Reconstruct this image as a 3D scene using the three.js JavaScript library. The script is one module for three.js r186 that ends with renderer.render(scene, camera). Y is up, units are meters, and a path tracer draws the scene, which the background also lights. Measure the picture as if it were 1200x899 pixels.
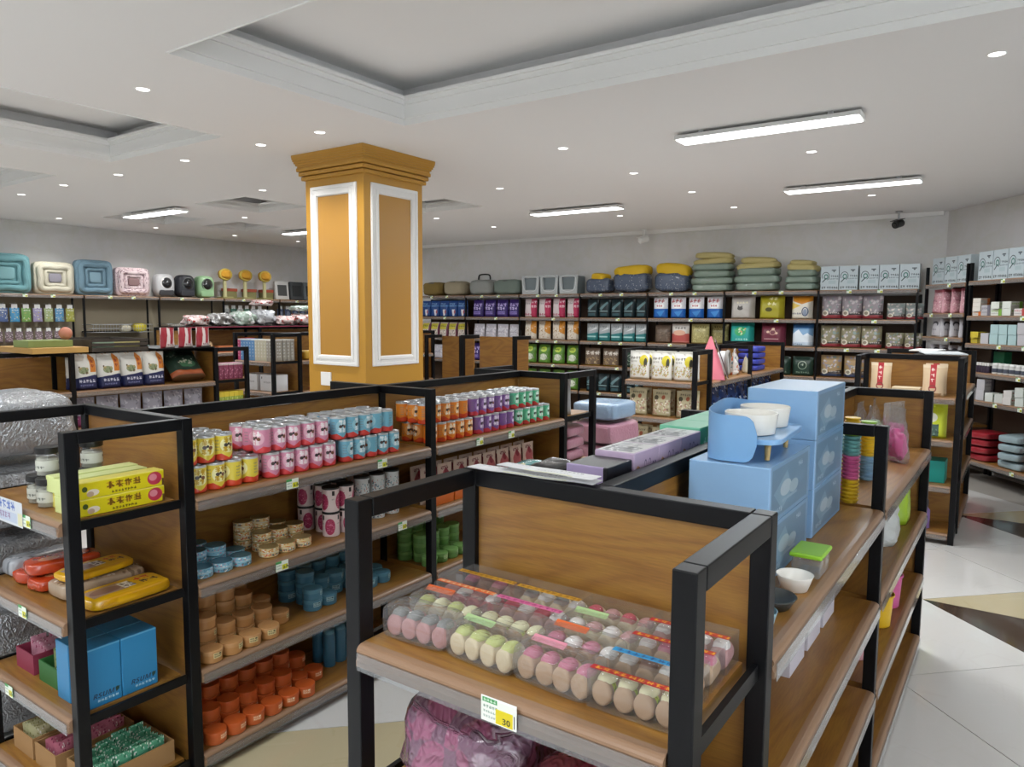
import * as THREE from 'three';
import { RoundedBoxGeometry } from 'three/addons/geometries/RoundedBoxGeometry.js';
import { mergeGeometries } from 'three/addons/utils/BufferGeometryUtils.js';
import { RectAreaLightUniformsLib } from 'three/addons/lights/RectAreaLightUniformsLib.js';
import { ImprovedNoise } from 'three/addons/math/ImprovedNoise.js';

// ---------------------------------------------------------------- camera, sky, exposure
// Plan coordinates: a = along the gondolas (three x), b = across them (three -z), h = height (three y).
const scene = new THREE.Scene();
const renderer = new THREE.WebGLRenderer({ antialias: true });
renderer.toneMapping = THREE.LinearToneMapping;
renderer.toneMappingExposure = 1.62;
renderer.shadowMap.enabled = true;
RectAreaLightUniformsLib.init();
const camera = new THREE.PerspectiveCamera(2 * Math.atan(449.5 / 863.12) * 180 / Math.PI, 1200 / 899, 0.05, 60);
{
  const yaw = 34.917 * Math.PI / 180, pitch = 5.293 * Math.PI / 180, roll = 0.297 * Math.PI / 180;
  const fwd = new THREE.Vector3(Math.cos(yaw), 0, -Math.sin(yaw)), right = new THREE.Vector3(Math.sin(yaw), 0, Math.cos(yaw)), up = new THREE.Vector3(0, 1, 0);
  const f = fwd.clone().multiplyScalar(Math.cos(pitch)).addScaledVector(up, -Math.sin(pitch));
  const u = fwd.clone().multiplyScalar(Math.sin(pitch)).addScaledVector(up, Math.cos(pitch));
  const r3 = right.clone().multiplyScalar(Math.cos(roll)).addScaledVector(u, Math.sin(roll));
  const u3 = right.clone().multiplyScalar(-Math.sin(roll)).addScaledVector(u, Math.cos(roll));
  camera.position.set(0, 1.72, 0);
  camera.quaternion.setFromRotationMatrix(new THREE.Matrix4().makeBasis(r3, u3, f.clone().negate()));
}
scene.background = new THREE.Color().setRGB(0.9, 0.95, 1.0);   // overcast daylight beyond the shopfront
scene.backgroundIntensity = 5.0;
const LED = { intensity: 36, color: new THREE.Color().setRGB(0.94, 0.98, 1.0) };
const SPOT = { intensity: 2.2, color: new THREE.Color().setRGB(1.0, 0.98, 0.95) };

// ---------------------------------------------------------------- helpers
let seed = 7;
const rnd = () => { seed = (seed * 1664525 + 1013904223) >>> 0; return seed / 4294967296; };
const rr = (a, b) => a + (b - a) * rnd();
const perlin = new ImprovedNoise();
const noise = (x, y, z) => perlin.noise(x + 91.3, y + 17.7, z + 53.1);
const used = new Map();
function nm(n) { const k = used.get(n) || 0; used.set(n, k + 1); return k ? `${n}_${String(k).padStart(3, '0')}` : n; }
const C = (hex) => new THREE.Color(hex);
function std(color, roughness = 0.6, extra = {}) { return new THREE.MeshStandardMaterial({ color, roughness, ...extra }); }
function phys(color, roughness = 0.5, extra = {}) { return new THREE.MeshPhysicalMaterial({ color, roughness, ...extra }); }
function part(name, geo, mat, parent) { const m = new THREE.Mesh(geo, mat); m.name = name; parent.add(m); return m; }
function struct(name, geo, mat) { const m = new THREE.Mesh(geo, mat); m.name = name; m.userData.kind = 'structure'; scene.add(m); return m; }
function tag(o, label, category, group) { o.userData.label = label; o.userData.category = category; if (group) o.userData.group = group; return o; }
// a placing frame: origin on plan, facing angle; local x runs to the right as seen from the front, local z comes out of the front
class Frame {
  constructor(a, b, theta) { this.o = new THREE.Vector3(a, 0, -b); this.t = theta; this.c = Math.cos(theta); this.s = Math.sin(theta); }
  set(obj, x, y, d = 0, turn = 0) {
    obj.position.set(this.o.x + x * this.c - d * this.s, y, this.o.z - x * this.s - d * this.c);
    obj.rotation.y = this.t + turn; return obj;
  }
}
// a repeatable thing: built once, cloned afterwards
class Kind {
  constructor(name, label, category, group, build) { Object.assign(this, { name, label, category, group, build }); }
  at(F, x, y, d, turn = 0, label) {
    let o;
    if (this.proto) o = this.proto.clone(); else o = this.proto = this.build();
    o.name = nm(this.name); o.userData = { label: label || this.label, category: this.category };
    if (this.group) o.userData.group = this.group;
    scene.add(o); return F.set(o, x, y, d, turn);
  }
}
const HERE = new Frame(0, 0, 0);
function one(name, label, category, o, F, x, y, d, turn = 0) { o.name = nm(name); tag(o, label, category); scene.add(o); return F.set(o, x, y, d, turn); }

// ---------------------------------------------------------------- geometry helpers
function uvm(geo, k = 1) {     // texture coordinates in metres by facing direction
  const p = geo.attributes.position, n = geo.attributes.normal, uv = new Float32Array(p.count * 2);
  for (let i = 0; i < p.count; i++) {
    const ax = Math.abs(n.getX(i)), ay = Math.abs(n.getY(i)), az = Math.abs(n.getZ(i));
    let u, v;
    if (ay >= ax && ay >= az) { u = p.getX(i); v = p.getZ(i); } else if (ax >= az) { u = p.getZ(i); v = p.getY(i); } else { u = p.getX(i); v = p.getY(i); }
    uv[2 * i] = u * k; uv[2 * i + 1] = v * k;
  }
  geo.setAttribute('uv', new THREE.BufferAttribute(uv, 2)); return geo;
}
const clean = (g) => { const q = g.index ? g.toNonIndexed() : g; for (const k of Object.keys(q.attributes)) if (!['position', 'normal', 'uv'].includes(k)) q.deleteAttribute(k); return q; };
const merge = (list) => mergeGeometries(list.map(clean));
function bx(w, h, d, x = 0, y = 0, z = 0, r = 0) {       // box with its base centre at x, y, z
  const g = r ? new RoundedBoxGeometry(w, h, d, 1, r) : new THREE.BoxGeometry(w, h, d);
  g.translate(x, y + h / 2, z); return uvm(g);
}
function faceUV(geo, w, h, side = [0.02, 0.02], d = 0) {   // printed carton: front and back carry the whole print, other faces a plain patch (or the print's right strip when d is given)
  const p = geo.attributes.position, n = geo.attributes.normal, uv = new Float32Array(p.count * 2);
  for (let i = 0; i < p.count; i++) {
    const nz = n.getZ(i), az = Math.abs(nz), ax = Math.abs(n.getX(i)), ay = Math.abs(n.getY(i));
    if (az >= ax && az >= ay) { uv[2 * i] = 0.5 + (nz > 0 ? 1 : -1) * p.getX(i) / w; uv[2 * i + 1] = p.getY(i) / h; }
    else if (d && ax >= ay) { uv[2 * i] = 0.5 + p.getZ(i) / d; uv[2 * i + 1] = p.getY(i) / h; }
    else { uv[2 * i] = side[0]; uv[2 * i + 1] = 1 - side[1]; }
  }
  geo.setAttribute('uv', new THREE.BufferAttribute(uv, 2)); return geo;
}
const carton = (w, h, d, side, wrap) => { const g = new RoundedBoxGeometry(w, h, d, 1, Math.min(0.003, h / 6)); g.translate(0, h / 2, 0); return faceUV(g, w, h, side, wrap ? d : 0); };
function lathe(pts, seg = 24) { return new THREE.LatheGeometry(pts.map(([x, y]) => new THREE.Vector2(x, y)), seg); }
function latheV(pts, seg = 24) {   // lathe whose print runs straight up its height, with the print's first motif turned to the front
  const g = lathe(pts, seg), p = g.attributes.position, u = g.attributes.uv, hm = Math.max(...pts.map((q) => q[1]));
  for (let i = 0; i < p.count; i++) u.setY(i, p.getY(i) / hm);
  return g.rotateY(-Math.PI / 2);
}
function sweep(pts, r, seg = 24, rad = 6, closed = false) { return new THREE.TubeGeometry(new THREE.CatmullRomCurve3(pts.map((p) => new THREE.Vector3(...p)), closed), seg, r, rad, closed); }
function blob(w, h, d, e = 0.5, amp = 0, fr = 8, sd = 0, nu = 24, nv = 14) {   // rounded, wrinkled soft body resting on y = 0
  const g = new THREE.SphereGeometry(1, nu, nv), p = g.attributes.position;
  const pw = (v, k) => Math.sign(v) * Math.pow(Math.abs(v), k);
  for (let i = 0; i < p.count; i++) {
    let x = p.getX(i), y = p.getY(i), z = p.getZ(i);
    const rh = Math.hypot(x, z) || 1e-6;
    const ry = pw(y, e), rxz = Math.pow(rh, e);
    x = pw(x / rh, e) * rxz * w / 2; z = pw(z / rh, e) * rxz * d / 2; y = ry * h / 2;
    const k = 1 + amp * (noise(x * fr + sd, y * fr, z * fr) + 0.5 * noise(x * fr * 2.3, y * fr * 2.3 + sd, z * fr * 2.3));
    p.setXYZ(i, x * k, y * (1 + (k - 1) * 0.7) + h / 2, z * k);
  }
  let lo = 9; for (let i = 0; i < p.count; i++) lo = Math.min(lo, p.getY(i));
  g.translate(0, -lo, 0);
  g.computeVertexNormals(); return g;
}
// filled pouch standing on its gusset: thick below, sealed flat at the top
function pouch(w, h, d, o = {}) {
  const { boxy = 0, seal = 0.1, wr = 0.006, sd = 1, nx = 8, ny = 10 } = o, pos = [], uv = [], idx = [];
  for (let s = 0; s < 2; s++) for (let j = 0; j <= ny; j++) for (let i = 0; i <= nx; i++) {
    const u = i / nx, v = j / ny, ed = 1 - Math.pow(Math.abs(2 * u - 1), boxy ? 8 : 3);
    let t = v > 1 - seal ? 0.015 : Math.pow(Math.max(0, 1 - Math.pow(v / (1 - seal), boxy ? 5 : 2.2)), boxy ? 0.7 : 0.8) * 0.985 + 0.015;
    if (j === 0) t *= 0.9;
    const z = (d / 2) * t * (0.12 * (v < 0.06 ? 1.5 : 1) + 0.88 * Math.pow(ed, 0.7)) * (s ? -1 : 1);
    const wk = wr * noise(u * 5 + sd, v * 6, s * 7.7) * ed * (v > 0.02 ? 1 : 0);
    const nar = 1 - 0.05 * Math.sin(Math.PI * v) * (boxy ? 0.3 : 1);
    pos.push((u - 0.5) * w * nar, v * h, z + wk); uv.push(s ? 1 - u : u, v);
  }
  const N = (nx + 1) * (ny + 1);
  for (let s = 0; s < 2; s++) for (let j = 0; j < ny; j++) for (let i = 0; i < nx; i++) {
    const a = s * N + j * (nx + 1) + i, b = a + 1, c = a + nx + 1, e = c + 1;
    if (s) idx.push(a, c, b, b, c, e); else idx.push(a, b, c, b, e, c);
  }
  for (let j = 0; j < ny; j++) for (const i of [0, nx]) { const a = j * (nx + 1) + i, c = a + nx + 1; if (i) idx.push(a, a + N, c, c, a + N, c + N); else idx.push(a, c, a + N, c, c + N, a + N); }
  for (let i = 0; i < nx; i++) { const a = i, b = i + 1; idx.push(a, a + N, b, b, a + N, b + N); const t = ny * (nx + 1); idx.push(a + t, b + t, a + N + t, b + t, b + N + t, a + N + t); }
  const g = new THREE.BufferGeometry();
  g.setAttribute('position', new THREE.Float32BufferAttribute(pos, 3)); g.setAttribute('uv', new THREE.Float32BufferAttribute(uv, 2));
  g.setIndex(idx); g.computeVertexNormals(); return g;
}
// ---------------------------------------------------------------- printed surfaces
function canvasTex(w, h, draw, repeat) {
  const c = document.createElement('canvas'); c.width = w; c.height = h; const g = c.getContext('2d'); draw(g, w, h);
  const t = new THREE.CanvasTexture(c); t.colorSpace = THREE.SRGBColorSpace; t.anisotropy = 8;
  if (repeat) { t.wrapS = t.wrapT = THREE.RepeatWrapping; }
  return t;
}
function glyph(g, x, y, s, n, col) {     // rows of small brush-like characters, as the print reads at this distance
  g.strokeStyle = col; g.lineWidth = Math.max(1, s * 0.13); g.lineCap = 'round';
  for (let i = 0; i < n; i++) {
    const ox = x + i * s * 1.12;
    for (let k = 0; k < 5; k++) {
      g.beginPath();
      const m = k % 3;
      if (m === 0) { const yy = y + s * rr(0.1, 0.9); g.moveTo(ox + s * 0.08, yy); g.lineTo(ox + s * 0.92, yy + s * rr(-0.08, 0.08)); }
      else if (m === 1) { const xx = ox + s * rr(0.2, 0.8); g.moveTo(xx, y + s * 0.05); g.lineTo(xx + s * rr(-0.1, 0.1), y + s * 0.95); }
      else { g.moveTo(ox + s * rr(0.1, 0.5), y + s * rr(0, 0.5)); g.lineTo(ox + s * rr(0.4, 0.95), y + s * rr(0.5, 1)); }
      g.stroke();
    }
  }
}
// art([ops]): r = rectangle, e = ellipse, g = characters, t = text, p = polygon, s = speckle
function paint(g, w, h, ops) {
  for (const o of ops) {
    const [k, ...v] = o;
    if (k === 'r') { g.fillStyle = v[4]; g.fillRect(v[0] * w, v[1] * h, v[2] * w, v[3] * h); }
    else if (k === 'e') { g.fillStyle = v[4]; g.beginPath(); g.ellipse(v[0] * w, v[1] * h, v[2] * w, v[3] * h, 0, 0, 7); g.fill(); }
    else if (k === 'o') { g.strokeStyle = v[4]; g.lineWidth = (v[5] || 0.02) * w; g.beginPath(); g.ellipse(v[0] * w, v[1] * h, v[2] * w, v[3] * h, 0, v[6] || 0, v[7] || 7); g.stroke(); }
    else if (k === 'g') glyph(g, v[0] * w, v[1] * h, v[2] * h, v[3], v[4]);
    else if (k === 't') { g.fillStyle = v[4]; g.font = `${v[5] || 'bold'} ${Math.round(v[3] * h)}px sans-serif`; g.fillText(v[0], v[1] * w, v[2] * h); }
    else if (k === 'p') { g.fillStyle = v[0]; g.beginPath(); for (let i = 1; i < v.length; i += 2) i === 1 ? g.moveTo(v[i] * w, v[i + 1] * h) : g.lineTo(v[i] * w, v[i + 1] * h); g.fill(); }
    else if (k === 's') { for (let i = 0; i < v[4]; i++) { g.fillStyle = v[6 + Math.floor(rnd() * (v.length - 6))]; const q = v[5] * h; g.beginPath(); g.ellipse((v[0] + rnd() * v[2]) * w, (v[1] + rnd() * v[3]) * h, q * rr(0.5, 1.3), q * rr(0.4, 1), rnd() * 3, 0, 7); g.fill(); } }
  }
}
// small prints share a few large sheets; each keeps its own window on the sheet
const SHEET = 2048, sheets = []; let cur = null;
function art(ops, w = 160, h = 200, tile = false) {
  if (tile) return canvasTex(w, h, (g) => paint(g, w, h, ops), true);
  const P = 4, W = w + 2 * P, Hh = h + 2 * P;
  if (cur && cur.x + W > SHEET) { cur.x = 0; cur.y += cur.row; cur.row = 0; }
  if (!cur || cur.y + Hh > SHEET) { const c = document.createElement('canvas'); c.width = c.height = SHEET; const t = new THREE.CanvasTexture(c); t.colorSpace = THREE.SRGBColorSpace; cur = { x: 0, y: 0, row: 0, c, t, g: c.getContext('2d') }; sheets.push(cur); }
  const { g } = cur; g.save(); g.beginPath(); g.rect(cur.x, cur.y, W, Hh); g.clip();
  g.fillStyle = ops[0][5]; g.fillRect(cur.x, cur.y, W, Hh);
  g.beginPath(); g.rect(cur.x + P, cur.y + P, w, h); g.clip(); g.translate(cur.x + P, cur.y + P); paint(g, w, h, ops); g.restore();
  const t = cur.t.clone(); t.repeat.set(w / SHEET, h / SHEET); t.offset.set((cur.x + P) / SHEET, 1 - (cur.y + P + h) / SHEET); t.anisotropy = 8;
  cur.x += W; cur.row = Math.max(cur.row, Hh); return t;
}
function print(ops, rough = 0.45, w, h, extra = {}) { const { tile, ...rest } = extra; return new THREE.MeshPhysicalMaterial({ map: art(ops, w, h, tile), roughness: rough, ...rest }); }

// ---------------------------------------------------------------- shared materials
const woodTex = canvasTex(1024, 512, (g, w, h) => {
  g.fillStyle = '#9a6a35'; g.fillRect(0, 0, w, h);
  const im = g.getImageData(0, 0, w, h), d = im.data, T = Math.PI * 2;
  for (let y = 0; y < h; y++) for (let x = 0; x < w; x++) {
    const u = x / w * T, cx = Math.cos(u), sx = Math.sin(u), vy = y / h;
    const cy = Math.cos(vy * T), sy = Math.sin(vy * T);
    const warp = noise(cx * 0.6, sx * 0.6 + cy * 1.1, sy * 1.1) * 1.1;
    const ring = Math.sin((vy * 7 + warp * 2) * T) * 0.5 + 0.5;
    const fine = noise(cx * 3, sx * 3 + 7, y * 0.42) * 0.5 + noise(cx * 9 + 3, sx * 9, y * 0.9) * 0.35;
    const k = 0.93 + 0.10 * Math.pow(ring, 0.6) + fine * 0.17;
    const i = (y * w + x) * 4; d[i] = Math.min(255, 146 * k); d[i + 1] = Math.min(255, 103 * k * (0.98 + 0.04 * ring)); d[i + 2] = Math.min(255, 46 * k);
  }
  g.putImageData(im, 0, 0);
}, true);
woodTex.repeat.set(1 / 1.3, 1 / 0.65);
const M = {
  wood: new THREE.MeshPhysicalMaterial({ map: woodTex, roughness: 0.42, clearcoat: 0.15, clearcoatRoughness: 0.35 }),
  lip: std('#94745a', 0.32),
  black: phys('#0d0e11', 0.4, { specularIntensity: 0.45 }),
  strip: phys('#eceef0', 0.12, { transmission: 0.92, thickness: 0, ior: 1.45 }),
  white: std('#f0f0ee', 0.55),
  plaster: std('#ecebea', 0.85),
  wall: std('#c9c8c8', 0.9),
  clear: phys('#f4f6f7', 0.05, { transmission: 0.96, thickness: 0, ior: 1.5 }),
  film: phys('#f4f6f7', 0.1, { transmission: 0.93, thickness: 0, ior: 1.5 }),
  metal: std('#b9bcc0', 0.28, { metalness: 0.95 }),
  grey: std('#8d8f92', 0.5),
  cardboard: std('#a27c50', 0.85),
};
// fine relief for wrinkled plastic
const crinkle = canvasTex(256, 256, (g, w, h) => {
  const im = g.createImageData(w, h), d = im.data, T = Math.PI * 2;
  for (let y = 0; y < h; y++) for (let x = 0; x < w; x++) {
    const cx = Math.cos(x / w * T), sx = Math.sin(x / w * T), cy = Math.cos(y / h * T), sy = Math.sin(y / h * T);
    const r = 1 - Math.abs(noise(cx * 2 + cy, sx * 2, sy * 2 + cx)) * 1.6 - Math.abs(noise(cx * 4, sx * 4 + cy * 3, sy * 4)) * 0.8;
    const i = (y * w + x) * 4, v = Math.max(0, Math.min(255, 80 + 150 * r)); d[i] = d[i + 1] = d[i + 2] = v; d[i + 3] = 255;
  }
  g.putImageData(im, 0, 0);
}, true);
crinkle.colorSpace = THREE.NoColorSpace;
M.film.bumpMap = crinkle; M.film.bumpScale = 0.004;

// ---------------------------------------------------------------- the room
const WA = 10.42, WB = 11.62, H = 3.0;                       // far walls and ceiling height
const DG = { o: [10.42, 0.86], t: [-0.8, -0.6] };             // the slanting wall on the right
const dEnd = 12.0, D1 = [DG.o[0] + DG.t[0] * dEnd, DG.o[1] + DG.t[1] * dEnd];
const BACK = -4.0;
const plan = [[WA, WB], [WA, DG.o[1]], [D1[0], D1[1]], [BACK, D1[1]], [BACK, WB]];
function planShape(pts) { const s = new THREE.Shape(); pts.forEach(([a, b], i) => (i ? s.lineTo(a, b) : s.moveTo(a, b))); s.closePath(); return s; }
const flat = (shape, th, y) => { const g = new THREE.ExtrudeGeometry(shape, { depth: th, bevelEnabled: false }); g.rotateX(-Math.PI / 2); g.translate(0, y, 0); return uvm(g); };  // shape (a, b) lying flat, b to -z
function wallBox(p, q, h0, h1, th = 0.2) {   // wall between two plan points, thickness to the right of p -> q
  const dx = q[0] - p[0], db = q[1] - p[1], L = Math.hypot(dx, db), g = new THREE.BoxGeometry(L, h1 - h0, th);
  g.translate(L / 2, (h0 + h1) / 2, th / 2); g.rotateY(Math.atan2(db, dx)); g.translate(p[0], 0, -p[1]); return uvm(g);
}
const wallTex = canvasTex(512, 512, (g, w, h) => { g.fillStyle = '#dddbda'; g.fillRect(0, 0, w, h); for (let i = 0; i < 900; i++) { g.fillStyle = `rgba(${rnd() < 0.5 ? '204,201,198' : '228,227,226'},0.10)`; g.beginPath(); g.ellipse(rnd() * w, rnd() * h, rr(4, 40), rr(3, 20), rnd() * 3, 0, 7); g.fill(); } }, true);
wallTex.repeat.set(0.4, 0.4);
M.wall = new THREE.MeshStandardMaterial({ map: wallTex, roughness: 0.9 });
struct('wall_right', wallBox([WA, DG.o[1] - 0.2], [WA, WB], -0.1, H + 0.6), M.wall);
struct('wall_left', wallBox([WA + 0.2, WB], [BACK - 0.2, WB], -0.1, H + 0.6), M.wall);
{ const w = struct('wall_slanting', wallBox([D1[0], D1[1]], DG.o, -0.1, H + 0.6), M.wall); void w; }
struct('wall_front', wallBox([BACK, WB + 0.2], [BACK, D1[1] - 0.2], -0.1, H + 0.6), M.wall);
{ // shopfront on the photographer's right: a pier at each end, a lintel and four glass panes in black frames
  const y = D1[1], a0 = BACK + 0.3, a1 = D1[0] - 0.3;
  struct('wall_side', merge([wallBox([BACK - 0.2, y], [a0, y], -0.1, H + 0.6), wallBox([a1, y], [D1[0], y], -0.1, H + 0.6), wallBox([a0, y], [a1, y], 2.75, H + 0.6)]), M.wall);
  const n = 4, wdt = (a1 - a0) / n;
  for (let i = 0; i < n; i++) {
    const o = new THREE.Group(); o.name = `window_${i + 1}`; o.userData.kind = 'structure'; scene.add(o);
    o.position.set(a0 + wdt * (i + 0.5), 0, -y + 0.1);
    part('pane', bx(wdt - 0.1, 2.65, 0.01, 0, 0.05, 0), M.clear, o);
    part('window_frame', merge([bx(0.05, 2.75, 0.06, -wdt / 2 + 0.025, 0, 0), bx(0.05, 2.75, 0.06, wdt / 2 - 0.025, 0, 0), bx(wdt - 0.1, 0.05, 0.06, 0, 0, 0), bx(wdt - 0.1, 0.05, 0.06, 0, 2.7, 0)]), M.black, o);
  }
}
// floor: diagonal polished tiles, some split into a dark and a beige half
const floor = struct('floor', flat(planShape([[WA + 0.2, WB + 0.2], [WA + 0.2, DG.o[1] - 0.1], [D1[0] + 0.15, D1[1] - 0.2], [BACK - 0.2, D1[1] - 0.2], [BACK - 0.2, WB + 0.2]]), 0.1, -0.104), std('#8a8680', 0.8));
{
  const T = (base, vein, n) => canvasTex(256, 256, (g, w, h) => {
    g.fillStyle = base; g.fillRect(0, 0, w, h);
    for (let i = 0; i < n; i++) { g.strokeStyle = vein[i % vein.length]; g.lineWidth = rr(0.6, 5); g.globalAlpha = rr(0.04, 0.2); g.beginPath(); let x = rnd() * w, y = rnd() * h; g.moveTo(x, y); for (let k = 0; k < 6; k++) { x += rr(-40, 40); y += rr(-40, 40); g.lineTo(x, y); } g.stroke(); }
    g.globalAlpha = 1;
  }, true);
  const mk = (t) => new THREE.MeshPhysicalMaterial({ map: t, roughness: 0.16, clearcoat: 0.5, clearcoatRoughness: 0.06 });
  const white = mk(T('#dedddb', ['#cdcbc7', '#e8e7e5'], 26)), beige = mk(T('#c9bd9c', ['#b7a87f', '#d8ceb2'], 30)), dark = mk(T('#46382f', ['#6b5548', '#2e2420', '#8a7565'], 60));
  const D = 1.2, gap = 0.0025, hs = D / 2 - gap * 1.42;
  const poly = (pts) => flat(planShape(pts), 0.004, -0.004);
  const full = poly([[hs, 0], [0, hs], [-hs, 0], [0, -hs]]), lefth = poly([[-gap, hs - gap], [-hs, 0], [-gap, -hs + gap]]), righth = poly([[gap, hs - gap], [gap, -hs + gap], [hs, 0]]);
  const inside = (a, b) => a > BACK + 0.6 && a < WA - 0.6 && b < WB - 0.6 && b > D1[1] + 0.6 && ((a - DG.o[0]) * 0.6 - (b - DG.o[1]) * 0.8) < -0.55;
  const far = [];
  let count = 0;
  for (let m = -12; m <= 14; m++) for (let n = -14; n <= 10; n++) {
    const s = 5.47 + D * (m + 0.5), t = 4.60 + D * (n + 0.5), a = (s + t) / 2, b = (s - t) / 2;
    if (!inside(a, b)) continue;
    const split = ((m % 2) + 2) % 2 === 1 && ((n % 2) + 2) % 2 === 0 && b < 0.3 && b > -1.5;
    const bg = m === -2 && (n === -4 || n === -5);
    const near = a > -1 && b > -3.5 && Math.hypot(a, b) < 11.5;
    if (!near) { const g = full.clone(); g.translate(a, 0, -b); far.push(g); continue; }
    count++;
    const add = (geo, mat) => { const t2 = part('tile', geo, mat, floor); t2.position.set(a, 0, -b); };
    if (split) { add(lefth, dark); add(righth, beige); } else add(full, bg ? beige : white);
  }
  const rest = part('tile', merge(far), white, floor); rest.userData.kind = 'stuff';
}
// ceiling with recessed coffers
const coffers = [[2.10, 3.79, -1.9, 3.55], [1.45, 3.29, 4.86, 6.45], [1.45, 3.31, 7.5, 9.1], [5.05, 5.94, 7.1, 8.06], [5.05, 5.95, 9.25, 10.25], [6.35, 7.09, 9.1, 9.97], [6.35, 7.05, 5.35, 6.25], [-1.5, 0.6, -1.9, 3.55], [-1.5, 0.2, 4.86, 6.45]];
{
  const s = planShape([[WA + 0.2, WB + 0.2], [WA + 0.2, DG.o[1] - 0.1], [D1[0] + 0.15, D1[1] - 0.2], [BACK - 0.2, D1[1] - 0.2], [BACK - 0.2, WB + 0.2]]);
  for (const [a0, a1, b0, b1] of coffers) { const hgo = new THREE.Path(); hgo.moveTo(a0, b0); hgo.lineTo(a0, b1); hgo.lineTo(a1, b1); hgo.lineTo(a1, b0); hgo.closePath(); s.holes.push(hgo); }
  const ceil = struct('ceiling', flat(s, 0.06, H), M.plaster);
  const ring = (a0, a1, b0, b1, inn, out, y0, y1) => { const S = planShape([[a0 - out, b0 - out], [a1 + out, b0 - out], [a1 + out, b1 + out], [a0 - out, b1 + out]]); const p = new THREE.Path(); p.moveTo(a0 + inn, b0 + inn); p.lineTo(a0 + inn, b1 - inn); p.lineTo(a1 - inn, b1 - inn); p.lineTo(a1 - inn, b0 + inn); p.closePath(); S.holes.push(p); return flat(S, y1 - y0, y0); };
  for (const [a0, a1, b0, b1] of coffers) {
    const k = (a1 - a0 < 1.2) ? 0.6 : 1;
    part('coffer_moulding', merge([ring(a0, a1, b0, b1, 0.008, 0, H - 0.006, H + 0.035), ring(a0, a1, b0, b1, 0.022, 0, H + 0.035, H + 0.06), ring(a0, a1, b0, b1, 0.014, 0.03, H + 0.06, H + 0.105 * k + 0.02), ring(a0, a1, b0, b1, 0.03, 0.03, H + 0.105 * k + 0.02, H + 0.125 * k + 0.03), ring(a0, a1, b0, b1, 0.05, 0.03, H + 0.125 * k + 0.03, H + 0.175 * k)]), M.white, ceil);
    part('coffer_recess', merge([ring(a0, a1, b0, b1, -0.12, 0.16, H + 0.06, H + 0.28), flat(planShape([[a0 - 0.16, b0 - 0.16], [a1 + 0.16, b0 - 0.16], [a1 + 0.16, b1 + 0.16], [a0 - 0.16, b1 + 0.16]]), 0.05, H + 0.28)]), M.plaster, ceil);
  }
  part('ceiling_trim', merge([bx(0.05, 0.05, WB - DG.o[1] - 0.1, WA - 0.026, H - 0.05, -(WB + DG.o[1]) / 2)]), M.white, ceil);
}
// ceiling luminaires
const lampAt = [[5.08, 1.51], [7.70, 1.46], [7.73, 4.49], [5.10, 9.02], [7.49, 8.92], [-0.4, 1.5], [-0.4, 4.5], [-2.6, 1.5], [-2.6, 6.5], [0.6, 9.0], [0.9, -3.6]];
const ledKind = new Kind('linear_ceiling_lamp', 'slim white rectangular LED lamp glowing on the ceiling', 'ceiling lamp', 'linear LED lamps on the ceiling', () => {
  const o = new THREE.Group();
  const sh = new THREE.Shape(); sh.moveTo(-0.10, 0); sh.lineTo(0.10, 0); sh.lineTo(0.075, 0.032); sh.lineTo(-0.075, 0.032); sh.closePath();
  const g = new THREE.ExtrudeGeometry(sh, { depth: 1.2, bevelEnabled: false }); g.translate(0, 0, -0.6);
  part('housing', g, M.white, o);
  part('diffuser', bx(0.17, 0.006, 1.17, 0, -0.006, 0), new THREE.MeshStandardMaterial({ color: '#ffffff', emissive: LED.color, emissiveIntensity: 4 }), o);
  for (const z of [-0.42, 0.42]) part('mounting_bracket', bx(0.11, 0.018, 0.035, 0, 0.032, z), M.metal, o);
  const L = new THREE.RectAreaLight(LED.color, LED.intensity, 0.17, 1.17); L.position.y = -0.012; L.rotation.x = -Math.PI / 2; o.add(L); L.name = 'lamp_light';
  return o;
});
for (const [a, b] of lampAt) ledKind.at(HERE, a, H - 0.0505, b, 0);
const spotAt = [[2.36, 4.24], [3.60, 4.18], [3.61, 4.86], [3.61, 5.88], [3.63, 7.0], [3.61, 8.03], [3.63, 9.05], [4.91, 6.6], [4.98, 3.01], [6.18, 2.99], [6.15, 1.46], [7.43, 2.93], [8.73, 2.92], [8.66, 1.43], [6.17, 4.47], [8.68, 4.38], [8.77, 6.46], [7.59, 6.54], [6.13, 10.81], [7.43, 10.75], [6.14, 8.65], [8.64, 10.66], [4.81, 10.88],
  [1.0, 4.24], [1.0, -0.6], [4.4, 0.2], [-0.2, -2.6], [-2.6, 4.2]];
const spotKind = new Kind('downlight', 'small round recessed downlight glowing in the ceiling', 'downlight', 'recessed downlights in the ceiling', () => {
  const o = new THREE.Group();
  part('trim_ring', lathe([[0.036, 0.004], [0.036, -0.001], [0.040, -0.003], [0.045, -0.002], [0.046, 0]], 24), M.white, o);
  part('lens', lathe([[0, -0.0005], [0.036, -0.0005], [0.036, 0.003]], 20), new THREE.MeshStandardMaterial({ color: '#ffffff', emissive: SPOT.color, emissiveIntensity: 3 }), o);
  const L = new THREE.SpotLight(SPOT.color, SPOT.intensity, 0, 1.15, 0.9, 2); L.position.set(0, -0.012, 0); L.target.position.set(0, -1, 0); L.name = 'spot_light'; L.shadow.radius = 0.4;
  o.add(L); o.add(L.target); L.target.name = 'spot_target';
  return o;
});
for (const [a, b] of spotAt) { const o = spotKind.at(HERE, a, H, b, 0); o.children.find((c) => c.isSpotLight).target = o.children.find((c) => c.name === 'spot_target'); }
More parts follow.
